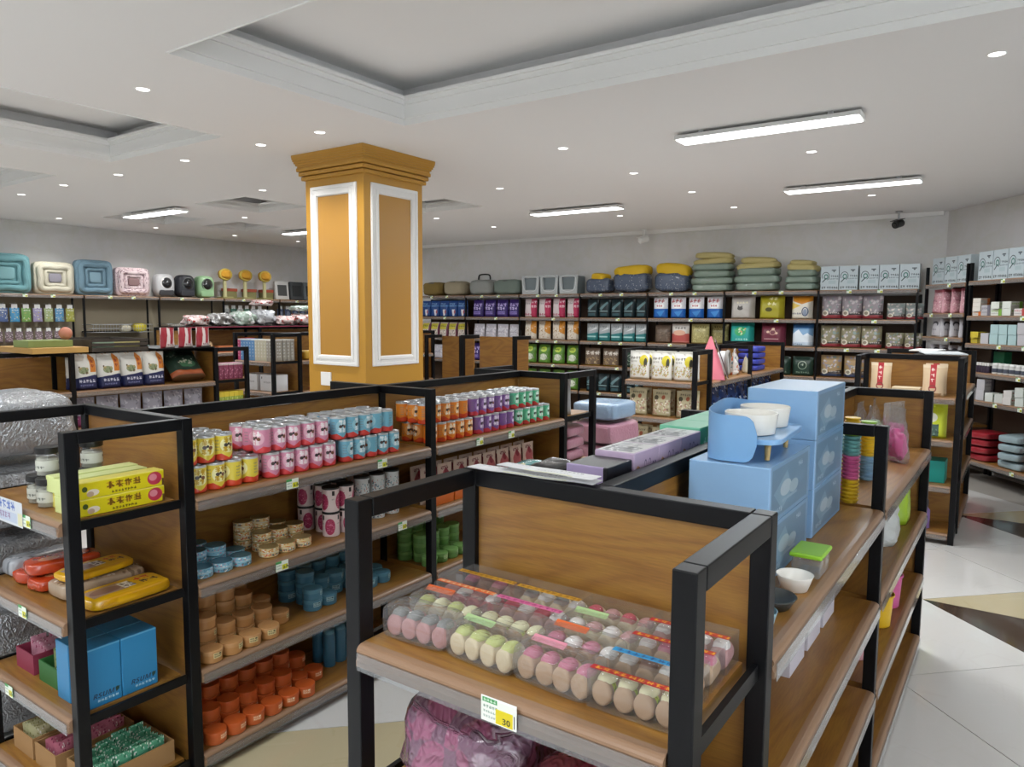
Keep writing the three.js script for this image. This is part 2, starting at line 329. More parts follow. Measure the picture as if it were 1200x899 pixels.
// ---------------------------------------------------------------- the pillar
{
  const o = new THREE.Group(), S = 0.67, yel = phys('#bf8e34', 0.42, { clearcoat: 0.2, clearcoatRoughness: 0.4 }), pan = phys('#b9883a', 0.36, { clearcoat: 0.25, clearcoatRoughness: 0.3 });
  part('shaft', bx(S, H - 0.002, S, 0, 0.001, 0, 0.004), yel, o);
  const steps = [[0.72, H - 0.20, 0.03], [0.75, H - 0.165, 0.03], [0.775, H - 0.13, 0.03]].map(([s, y, h]) => bx(s, h, s, 0, y, 0, 0.006));
  const crown = []; for (let i = 0; i < 6; i++) { const t = i / 5, s = 0.76 + 0.065 * Math.sin(t * Math.PI / 2); crown.push(bx(s, 0.017, s, 0, H - 0.1 + i * 0.0163, 0)); }
  part('capital', merge([...steps, ...crown]), yel, o);
  for (let k = 0; k < 4; k++) {
    const f = new THREE.Group(); f.name = 'panel'; f.rotation.y = k * Math.PI / 2; o.add(f);
    const w = 0.53, y0 = 1.3, y1 = 2.74, y00 = 1.31, z = S / 2, rect = (x0, yy0, x1, yy1, dep, t) => bx(x1 - x0, yy1 - yy0, dep, (x0 + x1) / 2, yy0, z + dep / 2, t);
    const fr = (i, dep, wd) => [rect(-w / 2 + i, y00 + i, -w / 2 + i + wd, y1 - i, dep, 0.003), rect(w / 2 - i - wd, y00 + i, w / 2 - i, y1 - i, dep, 0.003), rect(-w / 2 + i + wd, y00 + i, w / 2 - i - wd, y00 + i + wd, dep, 0.003), rect(-w / 2 + i + wd, y1 - i - wd, w / 2 - i - wd, y1 - i, dep, 0.003)];
    part('frame_moulding', merge([...fr(0, 0.012, 0.082), ...fr(0.004, 0.018, 0.024), ...fr(0.05, 0.02, 0.026)]), M.white, f);
    part('panel_board', rect(-w / 2 + 0.08, y00 + 0.08, w / 2 - 0.08, y1 - 0.08, 0.004), pan, f);
    void y0;
  }
  part('socket_plate', bx(0.012, 0.11, 0.12, -S / 2 - 0.006, 1.14, -0.12, 0.003), M.white, o);
  one('pillar', 'square ochre yellow pillar with white moulded panel frames and stepped capital', 'pillar', o, HERE, 4.395, 0, 4.565);
}

// ---------------------------------------------------------------- shelving
const LV = [0.085, 0.41, 0.735, 1.06], PT = 0.04;
const lipShape = (() => { const s = new THREE.Shape(); s.moveTo(0, 0); s.lineTo(0.012, -0.001); s.quadraticCurveTo(0.024, -0.004, 0.025, -0.014); s.quadraticCurveTo(0.018, -0.022, 0.026, -0.032); s.lineTo(0.026, -0.044); s.lineTo(0, -0.044); s.closePath(); return s; })();
const tagMat = (() => print([['r', 0, 0, 1, 1, '#eef1e8'], ['r', 0, 0, 1, 0.08, '#f7f8f4'], ['r', 0.04, 0.05, 0.42, 0.18, '#3f9a52'], ['g', 0.07, 0.07, 0.13, 4, '#e9f3e6'], ['g', 0.06, 0.34, 0.12, 5, '#6c8a76'], ['g', 0.06, 0.55, 0.1, 6, '#8aa394'], ['g', 0.06, 0.75, 0.1, 6, '#9aa8a0'], ['r', 0.42, 0.38, 0.48, 0.58, '#e3cf13'], ['t', '30', 0.6, 0.9, 0.34, '#2f3016'], ['r', 0.93, 0.42, 0.025, 0.5, '#3a3a3a']], 0.4, 128, 80))();
const tagMat2 = print([['r', 0, 0, 1, 1, '#e8efe2'], ['r', 0, 0, 0.45, 0.24, '#4fa35c'], ['g', 0.05, 0.36, 0.14, 4, '#7d9584'], ['g', 0.05, 0.66, 0.14, 4, '#8fa598'], ['r', 0.5, 0.4, 0.45, 0.52, '#d6d32a'], ['g', 0.58, 0.48, 0.34, 2, '#4b5a1e']], 0.4, 96, 60);
const shelfCache = new Map();
// one shelf board with its moulded lip, clear price strip and tags; front edge at z = 0, centre of the width at x = 0
function shelfOn(parent, x, y, z, L, dep, turn = 0, tags = [], big = false) {
  const key = [L.toFixed(3), dep.toFixed(3)].join();
  if (!shelfCache.has(key)) {
    const lip = new THREE.ExtrudeGeometry(lipShape, { depth: L, bevelEnabled: false, curveSegments: 4 });
    lip.rotateY(-Math.PI / 2); lip.translate(L / 2, 0, -0.026);   // profile x -> z
    shelfCache.set(key, { b: bx(L, 0.026, dep - 0.026, 0, -0.026, -0.026 - (dep - 0.026) / 2), lip: uvm(lip), st: bx(L - 0.01, 0.036, 0.0015, 0, -0.05, 0.003) });
  }
  const c = shelfCache.get(key);
  const s = part('shelf', c.b, M.wood, parent); s.position.set(x, y, z); s.rotation.y = turn;
  part('lip', c.lip, M.lip, s); part('price_strip', c.st, M.strip, s);
  for (const t of tags) { const g = part('price_tag', big ? tagGeoB : tagGeo, big ? tagMat : tagMat2, s); g.position.set(t, -0.045, 0.006); }
  return s;
}
const tagGeo = faceUV(bx(0.06, 0.04, 0.0012), 0.06, 0.04), tagGeoB = faceUV(bx(0.075, 0.045, 0.0012), 0.075, 0.045);
// double-sided gondola along local x: near face at z = 0 (facing +z), far face at z = -W, posts at every bay boundary
function gondola(name, label, F, x0, bays, W, Ht, o = {}) {
  const g = new THREE.Group(), L = bays.reduce((p, q) => p + q, 0), lv = o.levels || LV, zc = -W / 2;
  const post = (x, z, h) => part('post', bx(PT, h, PT, x, 0, z, 0.003), M.black, g);
  let x = 0; const xs = [0]; for (const b of bays) xs.push(x += b);
  xs.forEach((px, i) => {
    const end = i === 0 || i === xs.length - 1, q = i === 0 ? px + PT / 2 : i === xs.length - 1 ? px - PT / 2 : px;
    post(q, -PT / 2, Ht); post(q, -W + PT / 2, Ht);
    part('rail', bx(PT, PT, W - 2 * PT - 0.002, q, Ht - PT, zc, 0.003), M.black, g);
    part('rail', bx(PT, 0.05, W - 2 * PT - 0.002, q, 0.001, zc), M.black, g);
    if (end) part('end_panel', bx(0.014, Ht - PT - 0.054, W - 2 * PT - 0.002, q, 0.053, zc), M.wood, g);
    else post(q, zc, Ht - PT - 0.001).name = 'post';
  });
  bays.forEach((b, i) => {
    const c = xs[i] + b / 2, a0 = xs[i] + (i === 0 ? PT : PT / 2) + 0.001, a1 = xs[i + 1] - (i === bays.length - 1 ? PT : PT / 2) - 0.001, w = a1 - a0, m = (a0 + a1) / 2; void c;
    part('rail', bx(w, PT, PT, m, Ht - PT, zc, 0.003), M.black, g);
    part('back_panel', bx(w, Ht - PT - 0.08, 0.014, m, 0.076, zc), M.wood, g);
    lv.forEach((y, k) => {
      const tg = (o.tags && o.tags[`${i},${k}`]) || [];
      shelfOn(g, m, y, 0.004, w - 0.002, W / 2 - 0.008, 0, tg);
      if (!o.single) shelfOn(g, m, y, -W - 0.004, w - 0.002, W / 2 - 0.008, Math.PI, []);
    });
  });
  one(name, label, 'shelving', g, F, x0, 0, 0); return g;
}
// end-of-row shelf bolted to a gondola's end: facing +z, its front at z = 0, back at z = -dep
function endShelf(name, label, F, x0, W, dep, Ht, o = {}) {
  const g = new THREE.Group(), lv = o.levels || LV;
  for (const x of [PT / 2, W - PT / 2]) {
    part('post', bx(PT, Ht, PT, x, 0, -PT / 2, 0.003), M.black, g);
    part('rail', bx(PT, PT, dep - PT - 0.003, x, Ht - PT, -PT - (dep - PT) / 2, 0.003), M.black, g);
    part('rail', bx(0.02, 0.05, dep - PT - 0.003, x, 0.001, -PT - (dep - PT) / 2), M.black, g);
  }
  lv.forEach((y, k) => shelfOn(g, W / 2, y, 0.012, W - 2 * PT - 0.004, dep, 0, (o.tags && o.tags[k]) || [], o.big));
  lv.forEach((y) => { for (const x of [PT / 2, W - PT / 2]) part('bracket', bx(0.012, 0.03, dep - PT - 0.01, x, y - 0.03, -PT - (dep - PT) / 2), M.black, g); });
  if (o.back) part('back_panel', bx(W - 2 * PT, Ht - 0.08, 0.012, W / 2, 0.06, -dep - 0.007), M.wood, g);
  one(name, label, 'shelving', g, F, x0, 0, 0); return g;
}
// single-sided wall shelving: facing +z, front at z = 0, back at z = -dep
function wallShelf(name, label, F, x0, bays, dep, Ht, levels, o = {}) {
  const g = new THREE.Group(); let x = 0; const xs = [0]; for (const b of bays) xs.push(x += b);
  xs.forEach((q, i) => {
    const e = i === 0 ? 0.015 : i === xs.length - 1 ? -0.015 : 0;
    part('post', bx(0.03, Ht, 0.03, q + e, 0, -dep + 0.015), M.black, g);
    part('post', bx(0.024, o.frontH || levels[levels.length - 1] + 0.02, 0.03, q + e, 0, -0.03), M.black, g);
    if (o.sides) part('side_panel', bx(0.006, levels[levels.length - 1] - 0.1, dep - 0.08, q + e, 0.05, -dep / 2 - 0.01), M.black, g);
  });
  bays.forEach((b, i) => {
    const w = b - 0.032, m = xs[i] + b / 2;
    part('back_panel', bx(w, Ht - 0.06, 0.012, m, 0.05, -dep + 0.02), o.back || M.wood, g);
    levels.forEach((y, k) => { if (!(o.skip && o.skip(i, k))) shelfOn(g, m, y, 0.0, w, dep - 0.03, 0, k % 2 ? [-0.2, 0.15] : [0.1]); });
  });
  one(name, label, 'shelving', g, F, x0, 0, 0); return g;
}
const FN = 0, FU = -Math.PI / 2;                // facing -b (towards the photographer's right) and facing -a
const GW = 0.74;                                // gondola width
// frames: near face of each row (x runs along +a); end faces (x runs along -b)
const rowA = new Frame(0, 2.42, FN), rowB = new Frame(0, 0.37, FN);
const canF = rowA, gonF = rowB;
gondola('gondola_shelf', 'black framed oak gondola stocked with rows of coloured pet food cans', canF, 1.44, [1.34, 1.32], GW, 1.35, { tags: { '0,3': [-0.22, 0.29], '1,3': [-0.28, 0.02], '0,2': [-0.28, 0.42], '0,1': [0.1], '0,0': [0.18] } });
gondola('gondola_shelf', 'black framed oak gondola carrying sky blue cartons and stacks of plastic bowls', gonF, 1.38, [1.4, 1.48], GW, 1.35);
const e1F = new Frame(1.05, 2.42 + GW, FU), e2F = new Frame(1.0, 0.37 + GW, FU);
endShelf('end_shelf', 'black end shelf with yellow cartons, snack bags and blue boxes', e1F, 0, GW, 0.388, 1.35, { tags: [[0.1], [-0.1], [0.05], [0.12]] });
endShelf('end_shelf', 'black end shelf holding clear packs of biscuit shaped toys', e2F, 0, GW, 0.378, 1.35, { tags: [[], [], [], [0.03]], big: true });
const e3F = new Frame(4.49, 2.42, -FU);          // far end of the can gondola, facing +a
endShelf('end_shelf', 'black end shelf with folded pink quilted packs in plastic', e3F, 0, GW, 0.385, 1.35);
// second block of gondolas
const r1B = new Frame(0, 0.37, FN), r2B = new Frame(0, 2.42, FN), r3B = new Frame(0, 4.4, FN);
gondola('gondola_shelf', 'black framed gondola with white sheets lying on its top behind paper treat bags', r1B, 6.74, [1.25], GW, 1.42, { levels: [0.085, 0.45, 0.8, 1.12] });
gondola('gondola_shelf', 'black framed gondola carrying a pink tent shaped pet bed', r2B, 6.74, [1.25, 1.3], GW, 1.41, { levels: [0.085, 0.41, 0.735, 1.10] });
const e4F = new Frame(6.36, 0.37 + GW, FU), e5F = new Frame(6.36, 2.42 + GW, FU), e6F = new Frame(6.36, 4.4 + GW, FU);
endShelf('end_shelf', 'black end shelf with paper treat bags printed with a red strip', e4F, 0, GW, 0.375, 1.42, { levels: [0.085, 0.45, 0.8, 1.12] });
endShelf('end_shelf', 'black end shelf with rows of white and yellow bags', e5F, 0, GW, 0.375, 1.41, { levels: [0.085, 0.42, 0.78, 1.12] });
endShelf('end_shelf', 'bare brown end shelf beside the yellow pillar', e6F, 0, GW, 0.3, 1.5, { levels: [0.085, 0.45, 0.83], back: true });
endShelf('end_shelf', 'bare brown shelf half hidden behind the yellow pillar', new Frame(7.0, 6.24, FU), 0, 0.6, 0.3, 1.47, { levels: [0.085, 0.45, 0.83], back: true });
// rows further left
const r4A = new Frame(0, 6.85, FN), r4B = new Frame(0, 6.95, FN), r5F = new Frame(0, 9.2, FN);
gondola('gondola_shelf', 'long gondola with a row of white and navy dog food bags', r4A, 1.66, [1.42, 1.42], GW, 1.37, { levels: [0.085, 0.40, 0.70, 1.03] });
const e7F = new Frame(4.87, 6.85, -FU);
endShelf('end_shelf', 'end shelf with maroon and lime boxes beside the dog food gondola', e7F, 0, GW, 0.365, 1.37, { levels: [0.085, 0.40, 0.72, 1.03] });
gondola('gondola_shelf', 'tall gondola left of the pillar with yellow packs on its shelf', r4B, 5.62, [1.2, 1.2], GW, 1.5, { levels: [0.085, 0.45, 0.82, 1.18] });
const e8F = new Frame(5.25, 6.95 + GW, FU);
endShelf('end_shelf', 'tall end shelf with a row of blue and white boxes', e8F, 0, GW, 0.365, 1.5, { levels: [0.085, 0.5, 0.83, 1.18] });
gondola('gondola_shelf', 'gondola under a heap of red and white plastic packs', r5F, 5.55, [1.2, 1.2, 1.2], GW, 1.53, { levels: [0.085, 0.45, 0.82, 1.18] });
// wall shelving
const wR = new Frame(10.0, 9.2, FU), RB = [1.1, 1.13, 1.13, 1.14, 1.14, 1.22, 1.13], RL = [0.15, 0.55, 0.95, 1.33, 1.69, 2.06];
wallShelf('shelving_rack', 'long run of black wall shelving packed with pet food bags', wR, 0.12, RB, 0.4, 2.0, RL, { frontH: 2.05, back: std('#4a3a2c', 0.7), skip: (i, k) => false });
const wL = new Frame(3.0, 11.2, FN);
const peg = std('#8f846f', 0.75);
wallShelf('shelving_rack', 'long wall shelving with pet beds on top and hanging packs below', wL, 0.0, [1.1, 1.14, 1.13, 1.14, 1.14, 1.15], 0.4, 1.96, [0.15, 0.6, 1.05, 1.98], { frontH: 1.97, back: peg });
const thD = Math.atan2(-0.6, -0.8), wD = new Frame(9.93, 1.03, thD);   // shelving on the slanting wall

// ---------------------------------------------------------------- cans, tins and jars on the can gondola
function canLabel(c1, c2, red, txt) {
  return art([['r', 0, 0, 1, 1, c1], ['r', 0.0, 0, 1, 0.05, '#c9c9c9'],
    ...[0, 0.5].flatMap((x) => [['e', x + 0.25, 0.4, 0.15, 0.3, c2], ['g', x + 0.16, 0.1, 0.22, 2, txt], ['g', x + 0.16, 0.1, 0.22, 2, txt], ['g', x + 0.15, 0.46, 0.2, 2, txt], ['g', x + 0.15, 0.46, 0.2, 2, txt], ['e', x + 0.2, 0.4, 0.035, 0.07, '#4a4140'], ['e', x + 0.3, 0.42, 0.035, 0.07, '#7a4c34'], ['e', x + 0.25, 0.36, 0.022, 0.05, '#2f2a2a'],
      ['p', red, x, 0.78, x + 0.12, 0.72, x + 0.25, 0.9, x + 0.38, 0.72, x + 0.5, 0.78, x + 0.5, 1, x, 1], ['r', x, 0.93, 0.5, 0.07, red], ['g', x + 0.01, 0.2, 0.06, 3, '#8d8a86'], ['g', x + 0.01, 0.32, 0.06, 3, '#8d8a86'], ['g', x + 0.01, 0.44, 0.06, 3, '#8d8a86'], ['g', x + 0.01, 0.56, 0.06, 3, '#8d8a86']])], 512, 200);
}
const canBody = latheV([[0.0, 0], [0.031, 0], [0.0345, 0.003], [0.0345, 0.006], [0.0355, 0.008], [0.0355, 0.097], [0.0345, 0.099]], 28);
const canLid = lathe([[0, 0.1], [0.029, 0.1], [0.031, 0.1035], [0.0345, 0.1035], [0.0352, 0.1], [0.0345, 0.0975]], 28);
const canTab = (() => { const g = new THREE.TorusGeometry(0.008, 0.0018, 5, 12); g.rotateX(Math.PI / 2); g.scale(1.4, 1, 1); g.translate(0.008, 0.1025, 0); return g; })();
function canKind(colour, label, c1, c2, red, txt) {
  const m = new THREE.MeshPhysicalMaterial({ map: canLabel(c1, c2, red, txt), roughness: 0.35, clearcoat: 0.3, clearcoatRoughness: 0.2 });
  return new Kind('food_can', label, 'can', `${colour} food cans on the top shelf`, () => { const o = new THREE.Group(); part('body', canBody, m, o); const l = part('lid', canLid, M.metal, o); part('pull_tab', canTab, M.metal, l); return o; });
}
const SH = 0.0005;
function canBlock(kind, x0, n, rows, y, n2) {   // two layers; x0 in metres along the gondola, first row at the shelf front
  const st = 0.0745;
  for (let l = 0; l < 2; l++) for (let r = 0; r < rows; r++) {
    const cnt = l ? n2 : n;
    for (let i = 0; i < cnt; i++) kind.at(canF, x0 + i * st + (l ? -0.03 : 0) + (r % 2 ? 0.006 : 0) + rr(-0.001, 0.001), y + SH + l * 0.1042, 0.075 + r * 0.0765 + (l ? 0.012 : 0), rr(-0.5, 0.5) + (rnd() < 0.15 ? 1.4 : 0));
  }
}
canBlock(canKind('yellow', 'yellow pet food can with a red and orange base', '#e8d24a', '#f6efb0', '#d8472a', '#c9a21d'), 1.535, 4, 3, 1.06, 3);
canBlock(canKind('pink', 'pink pet food can with a coral red base', '#db90ac', '#ebb4c6', '#e0464a', '#fff3f6'), 1.86, 5, 3, 1.06, 5);
canBlock(canKind('light blue', 'light blue pet food can with a red base', '#78b8cf', '#9fd0de', '#d9473f', '#f2fbff'), 2.262, 5, 3, 1.06, 5);
canBlock(canKind('orange', 'orange pet food can with a deep orange base', '#ea8b2c', '#f4ae62', '#d9481f', '#fff1dc'), 2.84, 5, 3, 1.06, 5);
canBlock(canKind('purple', 'purple pet food can with a red base', '#8a62a8', '#a583bf', '#cf3f4d', '#f6eefb'), 3.235, 5, 3, 1.06, 5);
canBlock(canKind('mint green', 'mint green pet food can with a red base', '#5fc79a', '#8fdcb8', '#cf4440', '#f2fff8'), 3.63, 5, 3, 1.06, 4);

// shallow tins in pairs
const tinSide = (c, a, b) => art([['r', 0, 0, 1, 1, c], ['r', 0, 0.46, 1, 0.06, '#d9dadb'], ['s', 0, 0.08, 1, 0.34, 60, 0.06, a, b, '#f6f3ee'], ['s', 0, 0.58, 1, 0.34, 60, 0.06, a, b, '#f6f3ee'], ['g', 0.1, 0.62, 0.22, 4, '#5b6b74'], ['g', 0.55, 0.12, 0.22, 4, '#5b6b74']], 256, 80);
const tinBody = latheV([[0, 0], [0.037, 0], [0.04, 0.002], [0.04, 0.017], [0.0385, 0.018], [0.0385, 0.0195], [0.04, 0.0205], [0.04, 0.036], [0.0385, 0.038]], 26);
const tinTop = lathe([[0, 0.0372], [0.034, 0.0372], [0.036, 0.0386], [0.0386, 0.0386], [0.0395, 0.037]], 26);
function tinKind(name, label, group, side, top) {
  const m = new THREE.MeshPhysicalMaterial({ map: side, roughness: 0.35 });
  return new Kind(name, label, 'tin', group, () => { const o = new THREE.Group(); part('body', tinBody, m, o); part('lid', tinTop, top, o); return o; });
}
const blueTin = tinKind('shallow_tin', 'shallow light blue tin with pink print', 'light blue shallow tins', tinSide('#8fc3d6', '#d9788e', '#5f9fc0'), phys('#5b8fa5', 0.3, { metalness: 0.6 }));
const yelTin = tinKind('shallow_tin', 'shallow cream tin with yellow and red print', 'cream shallow tins', tinSide('#e6cf9a', '#d98a2f', '#cf5a3a'), phys('#b09a63', 0.3, { metalness: 0.6 }));
// pyramid of stacked things: cols give the stack heights from left to right
function stacks(kind, F, x0, stx, y, dy, d0, std_, rows) {
  rows.forEach((cols, r) => cols.forEach((n, i) => { for (let k = 0; k < n; k++) kind.at(F, x0 + i * stx + (r % 2 ? stx * 0.35 : 0), y + SH + k * dy, d0 + r * std_, rr(-0.6, 0.6) + k); }));
}
stacks(blueTin, canF, 1.545, 0.084, 0.735, 0.0388, 0.08, 0.085, [[1, 1, 1], [2, 2, 1], [3, 2, 1]]);
stacks(yelTin, canF, 1.845, 0.084, 0.735, 0.0388, 0.08, 0.085, [[1, 1, 1, 0], [2, 2, 2, 0], [3, 3, 2, 0]]);
// taller lidded cans
const tall = (c, ops) => art([['r', 0, 0, 1, 1, c], ...ops], 384, 160);
const tallBody = latheV([[0, 0], [0.036, 0], [0.0375, 0.002], [0.0375, 0.1], [0.037, 0.101]], 26), tallLid = lathe([[0, 0.1105], [0.036, 0.1105], [0.039, 0.109], [0.039, 0.1015], [0.0376, 0.1005]], 26);
const dark = std('#1d1c1e', 0.4);
function tallKind(label, group, tex, lid = dark) { const m = new THREE.MeshPhysicalMaterial({ map: tex, roughness: 0.4 }); return new Kind('lidded_can', label, 'can', group, () => { const o = new THREE.Group(); part('body', tallBody, m, o); part('lid', tallLid, lid, o); return o; }); }
const pinkTall = tallKind('white can with a crimson disc and a dark lid', 'white cans with crimson discs', tall('#e3cfcd', [0.0, 0.33, 0.66].flatMap((x) => [['e', x + 0.2, 0.55, 0.1, 0.36, '#b2395f'], ['s', x + 0.11, 0.25, 0.18, 0.6, 30, 0.03, '#d9819b', '#93264a'], ['r', x + 0.03, 0.06, 0.05, 0.2, '#2a2527'], ['g', x + 0.02, 0.4, 0.06, 2, '#8c7f7f']])));
const blueTall = tallKind('white can with pale blue speckles and a dark lid', 'white and blue speckled cans', tall('#dfe4e6', [['s', 0, 0.2, 1, 0.75, 130, 0.035, '#7fa9bd', '#3d5a6c', '#a9c9d3', '#c7867d'], ['r', 0.18, 0.1, 0.1, 0.16, '#2a2c30'], ['r', 0.62, 0.1, 0.1, 0.16, '#2a2c30']]));
stacks(pinkTall, canF, 2.185, 0.086, 0.735, 0.111, 0.09, 0.085, [[2, 2], [2, 2], [2, 2]]);
stacks(blueTall, canF, 2.42, 0.1, 0.735, 0.111, 0.14, 0.085, [[2, 2, 2, 0], [2, 2, 2, 0]]);
// round jars with screw lids
const jarB = lathe([[0, 0], [0.038, 0], [0.041, 0.003], [0.041, 0.030], [0.040, 0.0305]], 24), jarL = lathe([[0.0405, 0.0308], [0.0425, 0.0318], [0.0425, 0.0465], [0.040, 0.0485], [0, 0.0485]], 24);
const stickerG = new THREE.CylinderGeometry(0.0433, 0.0433, 0.02, 8, 1, true, -0.4, 0.8).translate(0, 0.03, 0);
function jarKind(label, group, base, lid, printOps) {
  const mb = phys(base, 0.4), ml = phys(lid, 0.38), ms = print(printOps, 0.5, 96, 48); ms.side = THREE.DoubleSide;
  return new Kind('round_jar', label, 'jar', group, () => { const o = new THREE.Group(); part('body', jarB, mb, o); part('lid', jarL, ml, o); part('sticker', stickerG, ms, o); return o; });
}
const stick = (bg, ink) => [['r', 0, 0, 1, 1, bg], ['g', 0.08, 0.12, 0.3, 3, ink], ['g', 0.08, 0.55, 0.3, 5, ink], ['r', 0.66, 0.12, 0.25, 0.3, ink]];
const tanJar = jarKind('tan round jar with a cream sticker', 'tan jars on the third shelf', '#c08a52', '#c69460', stick('#d9c995', '#4d3d27'));
const oraJar = jarKind('bright orange round jar on the bottom shelf', 'orange jars on the bottom shelf', '#c45f2c', '#c65c28', stick('#d98a58', '#f6e3d2'));
const blueJar = jarKind('blue round jar with a white printed sticker', 'blue jars on the third shelf', '#4a7f98', '#5a8fa6', stick('#a9ccd3', '#33566a'));
const grnJar = jarKind('pale green round jar', 'pale green jars on the third shelf', '#6fa055', '#83b566', stick('#b5d497', '#4b6d35'));
stacks(tanJar, canF, 1.555, 0.0862, 0.41, 0.0487, 0.052, 0.0855, [[1, 1, 1, 1, 0], [3, 2, 2, 2, 1], [4, 4, 4, 3, 2], [5, 5, 5, 4, 0]]);
stacks(blueJar, canF, 2.105, 0.0862, 0.41, 0.0487, 0.13, 0.0865, [[2, 1, 0, 1, 1, 1], [3, 2, 2, 2, 2, 1], [3, 3, 3, 3, 3, 2]]);
stacks(grnJar, canF, 2.845, 0.0862, 0.41, 0.0487, 0.09, 0.0865, [[1, 1, 1, 1], [3, 3, 3, 3], [4, 4, 4, 4]]);
stacks(oraJar, canF, 1.56, 0.0862, 0.085, 0.0487, 0.052, 0.0855, [[1, 1, 1, 1, 1, 1, 0], [2, 2, 2, 2, 2, 1, 1], [3, 3, 3, 3, 3, 3, 2], [4, 4, 5, 4, 4, 3, 0]]);
const tube = new Kind('blue_tube', 'tall blue cylinder pack behind the orange jars', 'tube', 'blue tubes on the bottom shelf', () => { const o = new THREE.Group(); part('body', lathe([[0, 0], [0.026, 0], [0.028, 0.003], [0.028, 0.15], [0.024, 0.156]], 20), phys('#3d7391', 0.35), o); part('cap', lathe([[0.0245, 0.1562], [0.0245, 0.178], [0, 0.18]], 20), phys('#5c94ad', 0.3), o); return o; });
for (let i = 0; i < 3; i++) for (let r = 0; r < 2; r++) tube.at(canF, 2.23 + i * 0.065, 0.0855, 0.17 + r * 0.075);
// pouches in the second bay
const rosePouch = new Kind('treat_pouch', 'white treat pouch with a rose coloured picture', 'pouch', 'rose treat pouches', () => new THREE.Mesh(pouch(0.12, 0.19, 0.05), print([['r', 0, 0, 1, 1, '#d9c3b4'], ['e', 0.5, 0.45, 0.36, 0.26, '#b65a5e'], ['e', 0.55, 0.25, 0.14, 0.1, '#8f2335'], ['s', 0.15, 0.5, 0.7, 0.4, 40, 0.03, '#c98a6d', '#7a4a3b', '#efe2d6'], ['g', 0.2, 0.08, 0.1, 4, '#6e2a31']])));
for (let i = 0; i < 8; i++) for (let r = 0; r < 2; r++) rosePouch.at(canF, 2.87 + i * 0.135, 0.7355, 0.12 + r * 0.07);
const orangeTray = new Kind('orange_tray_box', 'low orange carton on the second shelf', 'carton', 'orange cartons', () => new THREE.Mesh(carton(0.16, 0.06, 0.045), phys('#d76a1e', 0.5)));
for (let i = 0; i < 6; i++) orangeTray.at(canF, 2.9 + i * 0.17, 0.7355, 0.055);

// ---------------------------------------------------------------- near end shelf on the left
const ybox = print([['r', 0, 0, 1, 1, '#e0cf1c'], ['r', 0, 0, 1, 0.06, '#efe36a'], ['g', 0.3, 0.2, 0.42, 4, '#c9992a'], ['g', 0.305, 0.18, 0.42, 4, '#6d4a10'], ['g', 0.36, 0.74, 0.15, 8, '#4b3b10'], ['e', 0.88, 0.48, 0.09, 0.4, '#c23a52'], ['e', 0.86, 0.4, 0.05, 0.22, '#df8a95'], ['e', 0.06, 0.42, 0.03, 0.16, '#4b5a2a'], ['e', 0.15, 0.66, 0.07, 0.2, '#e9dcc8'], ['e', 0.12, 0.74, 0.04, 0.16, '#c0a58a'], ['r', 0.97, 0.55, 0.03, 0.45, '#6b4e2a']], 0.35, 300, 66);
const gbox = print([['r', 0, 0, 1, 1, '#a9c23c'], ['r', 0, 0, 1, 0.1, '#d9e39a'], ['g', 0.3, 0.22, 0.42, 4, '#5f7d1e'], ['e', 0.88, 0.5, 0.09, 0.4, '#c06a4a'], ['e', 0.1, 0.6, 0.06, 0.25, '#e9dcc8']], 0.35, 300, 66);
const yk = new Kind('roll_carton', 'long bright yellow carton with a red flower print', 'carton', 'long yellow cartons', () => new THREE.Mesh(carton(0.285, 0.056, 0.062, [0.5, 0.03]), ybox));
const gk = new Kind('roll_carton', 'long lime green carton behind the yellow cartons', 'carton', 'long lime cartons', () => new THREE.Mesh(carton(0.285, 0.056, 0.062, [0.5, 0.03]), gbox));
const e1S = new Frame(1.05, 2.42, FN);       // same shelf, seen from its right side: x along +a, d = distance in b from the right edge
for (let k = 0; k < 2; k++) { yk.at(e1S, 0.205, 1.0605 + k * 0.0565, 0.085); gk.at(e1S, 0.19, 1.0605 + k * 0.0565, 0.165); }
yk.at(e1S, 0.215, 1.0605, 0.245); gk.at(e1S, 0.2, 1.1175, 0.245);
const glassJar = new Kind('screw_top_jar', 'clear jar of pale contents with a wide black screw lid', 'jar', 'clear jars with black lids', () => {
  const o = new THREE.Group();
  part('contents', lathe([[0, 0.003], [0.032, 0.003], [0.032, 0.06], [0, 0.06]], 20), std('#b9b6a6', 0.8), o);
  part('body', lathe([[0, 0], [0.033, 0], [0.036, 0.004], [0.036, 0.07], [0.033, 0.076]], 24), M.clear, o);
  part('label', new THREE.CylinderGeometry(0.0366, 0.0366, 0.036, 20, 1, true).translate(0, 0.036, 0), print([['r', 0, 0, 1, 1, '#c9cabf'], ['g', 0.1, 0.2, 0.3, 5, '#6a6f66'], ['g', 0.55, 0.5, 0.25, 5, '#6a6f66'], ['e', 0.35, 0.6, 0.08, 0.3, '#8a6d4a']], 0.5, 160, 40), o);
  part('lid', lathe([[0.034, 0.076], [0.038, 0.078], [0.038, 0.097], [0.0365, 0.099], [0, 0.099]], 24), std('#141416', 0.35), o);
  return o;
});
glassJar.at(e1S, 0.075, 1.0605, 0.30); glassJar.at(e1S, 0.08, 1.0605, 0.385); glassJar.at(e1S, 0.16, 1.0605, 0.35); glassJar.at(e1S, 0.095, 1.16, 0.345); glassJar.at(e1S, 0.245, 1.0605, 0.36); glassJar.at(e1S, 0.25, 1.16, 0.36);
